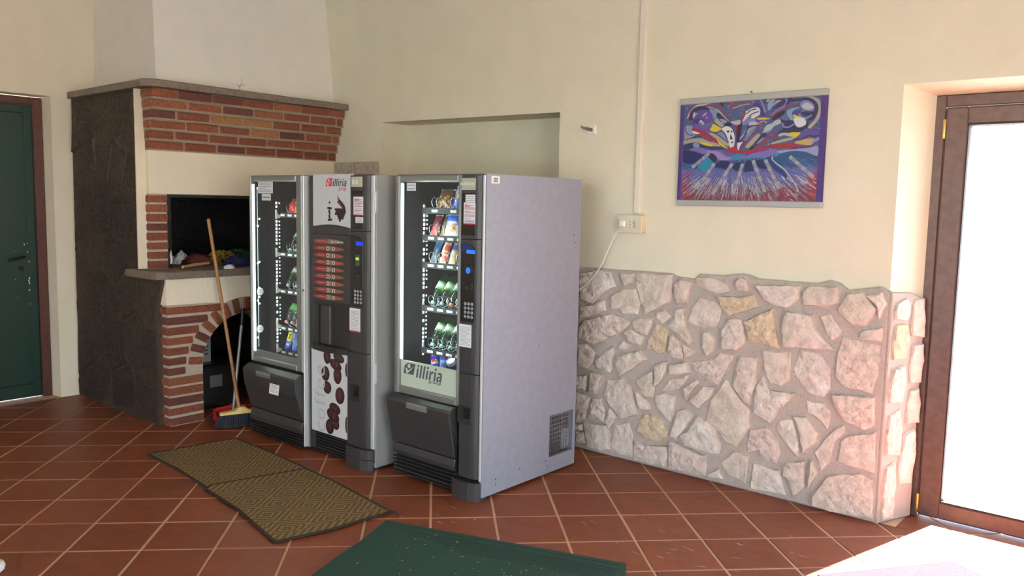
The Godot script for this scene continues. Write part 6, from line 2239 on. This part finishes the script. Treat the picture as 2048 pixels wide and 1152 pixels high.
func build_mats() -> void:
	var w := diamond_weave()
	var m := picture_mat(w[0], 0.95)
	m.heightmap_enabled = true
	m.heightmap_texture = ImageTexture.create_from_image(w[1])
	m.heightmap_scale = 0.25
	var edge := mat(rgb(38, 34, 20), 0.95)
	floor_mat("door_mat", [[2.0, 2.126], [2.085, 1.535], [2.5, 1.545], [3.02, 1.585], [2.93, 1.9], [2.86, 2.19], [2.4, 2.14]], 0.002, 0.006, m, edge, "brown diamond-weave mat nearer the fireplace, under the edge of its twin", Vector2(2.0, 2.126), Vector2(2.88, 2.2), Vector2(2.085, 1.53))
	floor_mat("door_mat", [[2.885, 2.215], [2.845, 2.16], [2.99, 1.6], [3.3, 1.62], [3.92, 1.712], [3.88, 2.1], [3.806, 2.366], [3.3, 2.26]], 0.0095, 0.006, m, edge, "brown diamond-weave mat nearer the camera, lapping over its twin", Vector2(2.87, 2.215), Vector2(3.806, 2.366), Vector2(2.99, 1.585))
	var b := MB.new()
	b.tube([Vector3(3.91, 0.014, 1.712), Vector3(3.94, 0.012, 1.705), Vector3(3.965, 0.006, 1.702)], [0.006, 0.005, 0.003], 6)
	part("frayed_corner", b, edge, get_node("door_mat_001"))
	var pile := noise_tex(0.12, Color(0.75, 0.8, 0.78), Color(1, 1, 1), 50, 4)
	var fuzz := noise_tex(0.3, Color(0, 0, 0), Color(1, 1, 1), 51, 3)
	var green := textured(rgb(26, 70, 56), 0.95, pile, 2.5, fuzz, 0.5)
	var gd := textured(rgb(13, 40, 32), 0.95, pile, 2.5, fuzz, 0.5)
	var t := thing("green_mat", "dark green ribbed floor mat in the foreground", "mat", Vector3(4.8, 0.002, 2.2))
	var gp := V2([3.979, -1.806, 4.09, -2.07, 4.13, -2.2, 4.22, -2.44, 4.75, -3.35, 5.9, -2.6, 5.30, -1.56, 5.19, -1.385])
	b = MB.new()
	b.x = Transform3D(LIE, Vector3.ZERO)
	b.prism(gp, 0.002, 0.011, 0.002)
	part("pile", b, green, t)
	# grooves along the far edge: narrow raised ribs between dark channels
	var pa := Vector2(3.979, -1.806)
	var pb := Vector2(5.185, -1.39)
	var d := (pb - pa).normalized()
	var o := Vector2(d.y, -d.x)
	b = MB.new()
	b.x = Transform3D(LIE, Vector3.ZERO)
	for k in 7:
		var off: float = [0.03, 0.075, 0.098, 0.121, 0.144, 0.167, 0.19][k]
		var a0 := pa + d * (0.08 + 0.07 * k) + o * off
		var b0 := pb + o * off - d * 0.012
		b.prism(PackedVector2Array([a0, b0, b0 + o * 0.007, a0 + o * 0.007]), 0.0105, 0.0114)
	part("ribs", b, gd, t)
	# bits of dry grass and crumbs scattered on the mat
	b = MB.new()
	var r := RandomNumberGenerator.new()
	r.seed = 77
	for i in 90:
		var q := Vector2(r.randf_range(4.2, 5.1), -r.randf_range(1.75, 2.4)) if i > 30 else Vector2(4.95, -1.85) + Vector2(r.randfn(0, 0.07), r.randfn(0, 0.07))
		if not Geometry2D.is_point_in_polygon(q, MB.inset(MB.ccw(gp), 0.03)):
			continue
		var a := r.randf() * TAU
		var L := r.randf_range(0.003, 0.014)
		var e := Vector3(cos(a), 0, sin(a)) * L
		b.x = Transform3D.IDENTITY
		b.tube([Vector3(q.x, 0.0125, -q.y), Vector3(q.x, 0.0135, -q.y) + e], 0.0009, 4)
	tag(single("grass_crumbs", b, M.pale_wood, Vector3(4.8, 0.012, 2.0), "pale dry grass bits and crumbs scattered on the green mat", "crumbs"), "", "", "", "stuff")
	var red := textured(rgb(150, 12, 30), 0.95, pile, 2.5, fuzz, 0.5)
	t = thing("red_mat", "red ribbed floor mat in the sunlight before the glass door", "mat", Vector3(6.6, 0.002, 0.9))
	var rp := V2([5.9, -0.885, 6.33, -0.29, 7.5, -0.95, 7.0, -1.75])
	b = MB.new()
	b.x = Transform3D(LIE, Vector3.ZERO)
	b.prism(rp, 0.002, 0.011, 0.002)
	part("pile", b, red, t)
	pa = Vector2(5.9, -0.885)
	pb = Vector2(6.33, -0.29)
	d = (pb - pa).normalized()
	o = Vector2(d.y, -d.x)
	b = MB.new()
	b.x = Transform3D(LIE, Vector3.ZERO)
	for k in 4:
		var off: float = [0.03, 0.048, 0.066, 0.084][k]
		b.prism(PackedVector2Array([pa + d * 0.02 + o * off, pb - d * 0.02 + o * off, pb - d * 0.02 + o * (off + 0.004), pa + d * 0.02 + o * (off + 0.004)]), 0.0105, 0.0114)
	part("ribs", b, mat(rgb(110, 18, 40), 0.95), t)

func build_cleaning_tools() -> void:
	# broom leaning against the hearth slab
	var foot := Vector3(1.80, 0.135, 1.335)
	var rest := Vector3(1.555, 1.12, 1.353)
	var dir := (rest - foot).normalized()
	var t := thing("broom", "broom with wooden handle and black bristles leaning on the fireplace slab", "broom", Vector3(1.82, 0, 1.33))
	part("handle", MB.new().tube([foot - dir * 0.02, foot + dir * 0.6, foot + dir * 1.41, foot + dir * 1.42], [0.0125, 0.0125, 0.0125, 0.009], 12), M.handle_wood, t)
	# head: its length runs roughly along the machine fronts
	var ax := Vector3(0.32, 0.0, -0.95).normalized()
	var sd := ax.cross(Vector3.UP)
	var b := MB.new()
	b.x = Transform3D(Basis(ax, Vector3.UP, sd), Vector3(1.81, 0.105, 1.32))
	b.prism(V2([-0.155, -0.012, 0.155, -0.012, 0.15, 0.008, 0.05, 0.016, 0.022, 0.04, -0.022, 0.04, -0.05, 0.016, -0.15, 0.008]), -0.027, 0.027, 0.006)
	var hd := part("head", b, M.yellow_plastic, t, "yellow plastic broom head")
	b = MB.new()
	for i in 30:
		for k in 6:
			var u := lerpf(-0.148, 0.148, i / 29.0)
			var v := lerpf(-0.021, 0.021, k / 5.0)
			var p := Vector3(1.81, 0.095, 1.32) + ax * u + sd * v
			var e := p + ax * (u * 0.22 + rnd(-0.006, 0.006)) + sd * (v * 1.3 + rnd(-0.005, 0.005)) - Vector3.UP * rnd(0.088, 0.093)
			b.tube([p, p.lerp(e, 0.5) + ax * rnd(-0.003, 0.003), e], [0.0042, 0.0045, 0.003], 5)
	tag(part("bristles", b, M.bristle, hd), "", "", "", "stuff")
	# dustpan on a long handle, behind the broom
	t = thing("dustpan", "red long-handled dustpan standing behind the broom", "dustpan", Vector3(1.66, 0, 1.26))
	b = MB.new()
	var bp := Vector3(1.635, 0.07, 1.285)
	var tp := Vector3(1.56, 0.70, 1.16)
	var dd := (tp - bp).normalized()
	part("handle", MB.new().tube([bp, bp + dd * 0.66], 0.0115, 12), M.alu, t)
	part("grip", MB.new().tube([bp + dd * 0.65, bp + dd * 0.67, bp + dd * 0.77, bp + dd * 0.785], [0.012, 0.0155, 0.015, 0.01], 12), M.black, t)
	var pb := Basis(ax, Vector3.UP, sd)
	b = MB.new()
	b.x = Transform3D(pb, Vector3(1.675, 0.0, 1.275))
	var wl := [[-0.15, 0.13], [0.15, 0.13], [0.165, -0.13], [-0.165, -0.13]]
	b.upright([[-0.15, -0.1], [0.15, -0.1], [0.165, 0.13], [-0.165, 0.13]], 0.003, 0.009, 0.002)
	b.prism(V2([-0.15, 0.008, 0.15, 0.008, 0.145, 0.085, 0.06, 0.1, -0.06, 0.1, -0.145, 0.085]), -0.108, -0.098, 0.003)
	for s in [-1.0, 1.0]:
		b.along_x([[-0.1, 0.008], [0.125, 0.008], [0.11, 0.022], [-0.1, 0.088]], s * 0.152 - 0.004, s * 0.152 + 0.004, 0.001)
	b.bx(-0.03, 0.03, 0.06, 0.11, -0.13, -0.1, 0.006)
	part("pan", b, M.red_plastic, t)
	b = MB.new()
	b.x = Transform3D(pb, Vector3(1.675, 0.0, 1.275))
	b.upright([[-0.165, 0.13], [0.165, 0.13], [0.166, 0.152], [-0.166, 0.152]], 0.003, 0.007, 0.001)
	part("lip", b, mat(rgb(150, 146, 140), 0.6), t)

# ragged heap of cloth: a lumpy mound
func mound(at: Vector3, rx: float, h: float, rz: float, sd: int, amp := 0.25) -> MB:
	var f := FastNoiseLite.new()
	f.seed = sd
	f.frequency = 0.9
	f.fractal_octaves = 3
	var rs := []
	for i in 9:
		var u := i / 8.0
		var ring := []
		for s in 24:
			var a := TAU * s / 24.0
			var k := 1.0 + amp * f.get_noise_3d(cos(a) * 2.0, u * 3.0, sin(a) * 2.0) * 2.0
			var r := cos(u * PI / 2)
			ring.append(at + Vector3(cos(a) * rx * maxf(r, 0.02) * k, h * sin(u * PI / 2) * k, sin(a) * rz * maxf(r, 0.02) * k))
		rs.append(ring)
	var b := MB.new()
	b.rings(rs)
	return b

func build_hearth_things() -> void:
	var y := 1.138
	single("cloth", mound(Vector3(1.28, y, 0.985), 0.12, 0.075, 0.13, 3), mat(rgb(16, 24, 66), 0.95), Vector3(1.28, y, 0.985), "dark blue crumpled cloth lying on the hearth slab", "cloth")
	single("scrap", mound(Vector3(1.49, y, 1.215), 0.03, 0.028, 0.045, 4, 0.15), M.paper, Vector3(1.49, y, 1.215), "small white scrap at the front edge of the hearth slab", "scrap")
	# feather duster of yellow and green strips
	var t := thing("duster", "yellow and green fluffy duster behind the blue cloth on the hearth", "duster", Vector3(0.95, y, 0.87))
	for k in 2:
		var b := MB.new()
		var c := Vector3(1.0, y + 0.05, 0.99) if k == 0 else Vector3(0.9, y + 0.05, 0.79)
		for i in 150:
			var a := Vector3(rnd(-1, 1), rnd(-0.45, 1), rnd(-1, 1)).normalized()
			var p := c + a * Vector3(0.03, 0.02, 0.05)
			var e := c + a * Vector3(0.1, 0.06, 0.115)
			b.tube([p, p.lerp(e, 0.6) + Vector3(0, 0.008, 0), e], [0.007, 0.009, 0.004], 4)
		tag(part("fluff", b, mat(rgb(140, 120, 30) if k == 0 else rgb(30, 84, 36), 0.9), t, "yellow fluff" if k == 0 else "green fluff"), "", "", "", "stuff")
	single("rag", mound(Vector3(0.98, y, 1.18), 0.09, 0.075, 0.13, 6), mat(rgb(84, 34, 28), 0.95), Vector3(0.98, y, 1.18), "dull red rag between the white papers and the duster on the hearth", "rag")
	single("yellow_cloth", mound(Vector3(1.3, y, 0.82), 0.07, 0.05, 0.06, 8), mat(rgb(140, 122, 44), 0.95), Vector3(1.3, y, 0.82), "small yellow cloth at the machine end of the hearth slab", "cloth")
	var b := MB.new()
	b.tube([Vector3(1.33, y + 0.014, 1.5), Vector3(1.24, y + 0.018, 1.36), Vector3(1.17, y + 0.022, 1.2)], [0.011, 0.013, 0.01], 8)
	single("stick", b, M.pale_wood, Vector3(1.25, y, 1.36), "pale wooden stick lying on the hearth slab left of the broom", "stick")
	var spots := [Vector3(0.9, y, 1.42), Vector3(0.82, y, 1.34), Vector3(0.88, y, 1.29), Vector3(0.78, y, 1.22)]
	var words := ["leftmost crumpled white paper deep in the fire opening", "second crumpled white paper from the left in the fire opening", "third crumpled white paper from the left in the fire opening", "rightmost crumpled white paper in the fire opening, beside the red rag"]
	for k in 4:
		single("crumpled_paper", mound(spots[k], 0.04, 0.05 + 0.012 * k, 0.045, 20 + k, 0.3), M.paper, spots[k], words[k], "paper", "crumpled papers in the fire opening")
	# rusty latch at the left of the opening
	b = MB.new()
	b.tube([Vector3(1.21, 1.17, 1.53), Vector3(1.215, 1.2, 1.525), Vector3(1.21, 1.24, 1.528), Vector3(1.205, 1.27, 1.525)], [0.008, 0.014, 0.011, 0.004], 8)
	single("latch", b, M.alu, Vector3(1.21, 1.17, 1.53), "pale metal latch low on the left edge of the fire opening", "latch")
	# box and sheet under the arch
	t = thing("storage_box", "dark box with a grey label under the brick arch", "box", Vector3(1.1, 0, 1.15))
	b = MB.new()
	b.bx(0.95, 1.2, 0.0, 0.335, 0.98, 1.3, 0.006)
	part("body", b, M.plastic_dark, t)
	part("lid", MB.new().bx(0.945, 1.206, 0.335, 0.36, 0.975, 1.305, 0.005), M.black, t)
	part("label_card", MB.new().bx(1.199, 1.2025, 0.17, 0.265, 1.12, 1.225), mat(rgb(120, 122, 120), 0.7), t)
	t = thing("notice", "pale printed sheet standing on the dark box under the arch", "sheet", Vector3(1.1, 0.36, 1.25))
	part("sheet", MB.new().bx(1.1, 1.104, 0.362, 0.62, 1.16, 1.30), mat(rgb(150, 150, 146), 0.7), t)
	b = MB.new()
	for i in 6:
		b.bx(1.104, 1.1045, 0.42 + i * 0.03, 0.432 + i * 0.03, 1.18, 1.22 + 0.01 * (i % 3))
	tag(part("print", b, M.ink, t), "", "", "", "stuff")
	# dry twig on the mantel
	b = MB.new()
	var o := Vector3(1.26, 2.495, 0.96)
	b.tube([o, o + Vector3(0, 0.05, 0.005), o + Vector3(0.0, 0.075, -0.015), o + Vector3(0, 0.115, -0.012)], [0.003, 0.0025, 0.002, 0.001], 5)
	b.tube([o + Vector3(0, 0.04, 0.004), o + Vector3(0, 0.065, 0.03)], [0.002, 0.001], 5)
	b.tube([o + Vector3(0, 0.055, 0), o + Vector3(0, 0.06, -0.035), o + Vector3(0, 0.075, -0.045)], [0.002, 0.0015, 0.001], 5)
	single("twig", b, M.nickel, o, "tiny dry twig standing on the mantel slab against the white hood", "twig")
	# white thing just inside the frame
	b = MB.new()
	b.x.origin = Vector3(3.165, 0.0, 3.375)
	b.lathe([Vector2(0, 0), Vector2(0.03, 0.0), Vector2(0.045, 0.012), Vector2(0.05, 0.03), Vector2(0.044, 0.045), Vector2(0.0, 0.055)], 18)
	single("white_cap", b, M.white_plastic, Vector3(3.165, 0, 3.375), "small white rounded lid at the left edge of the foreground tiles", "lid")
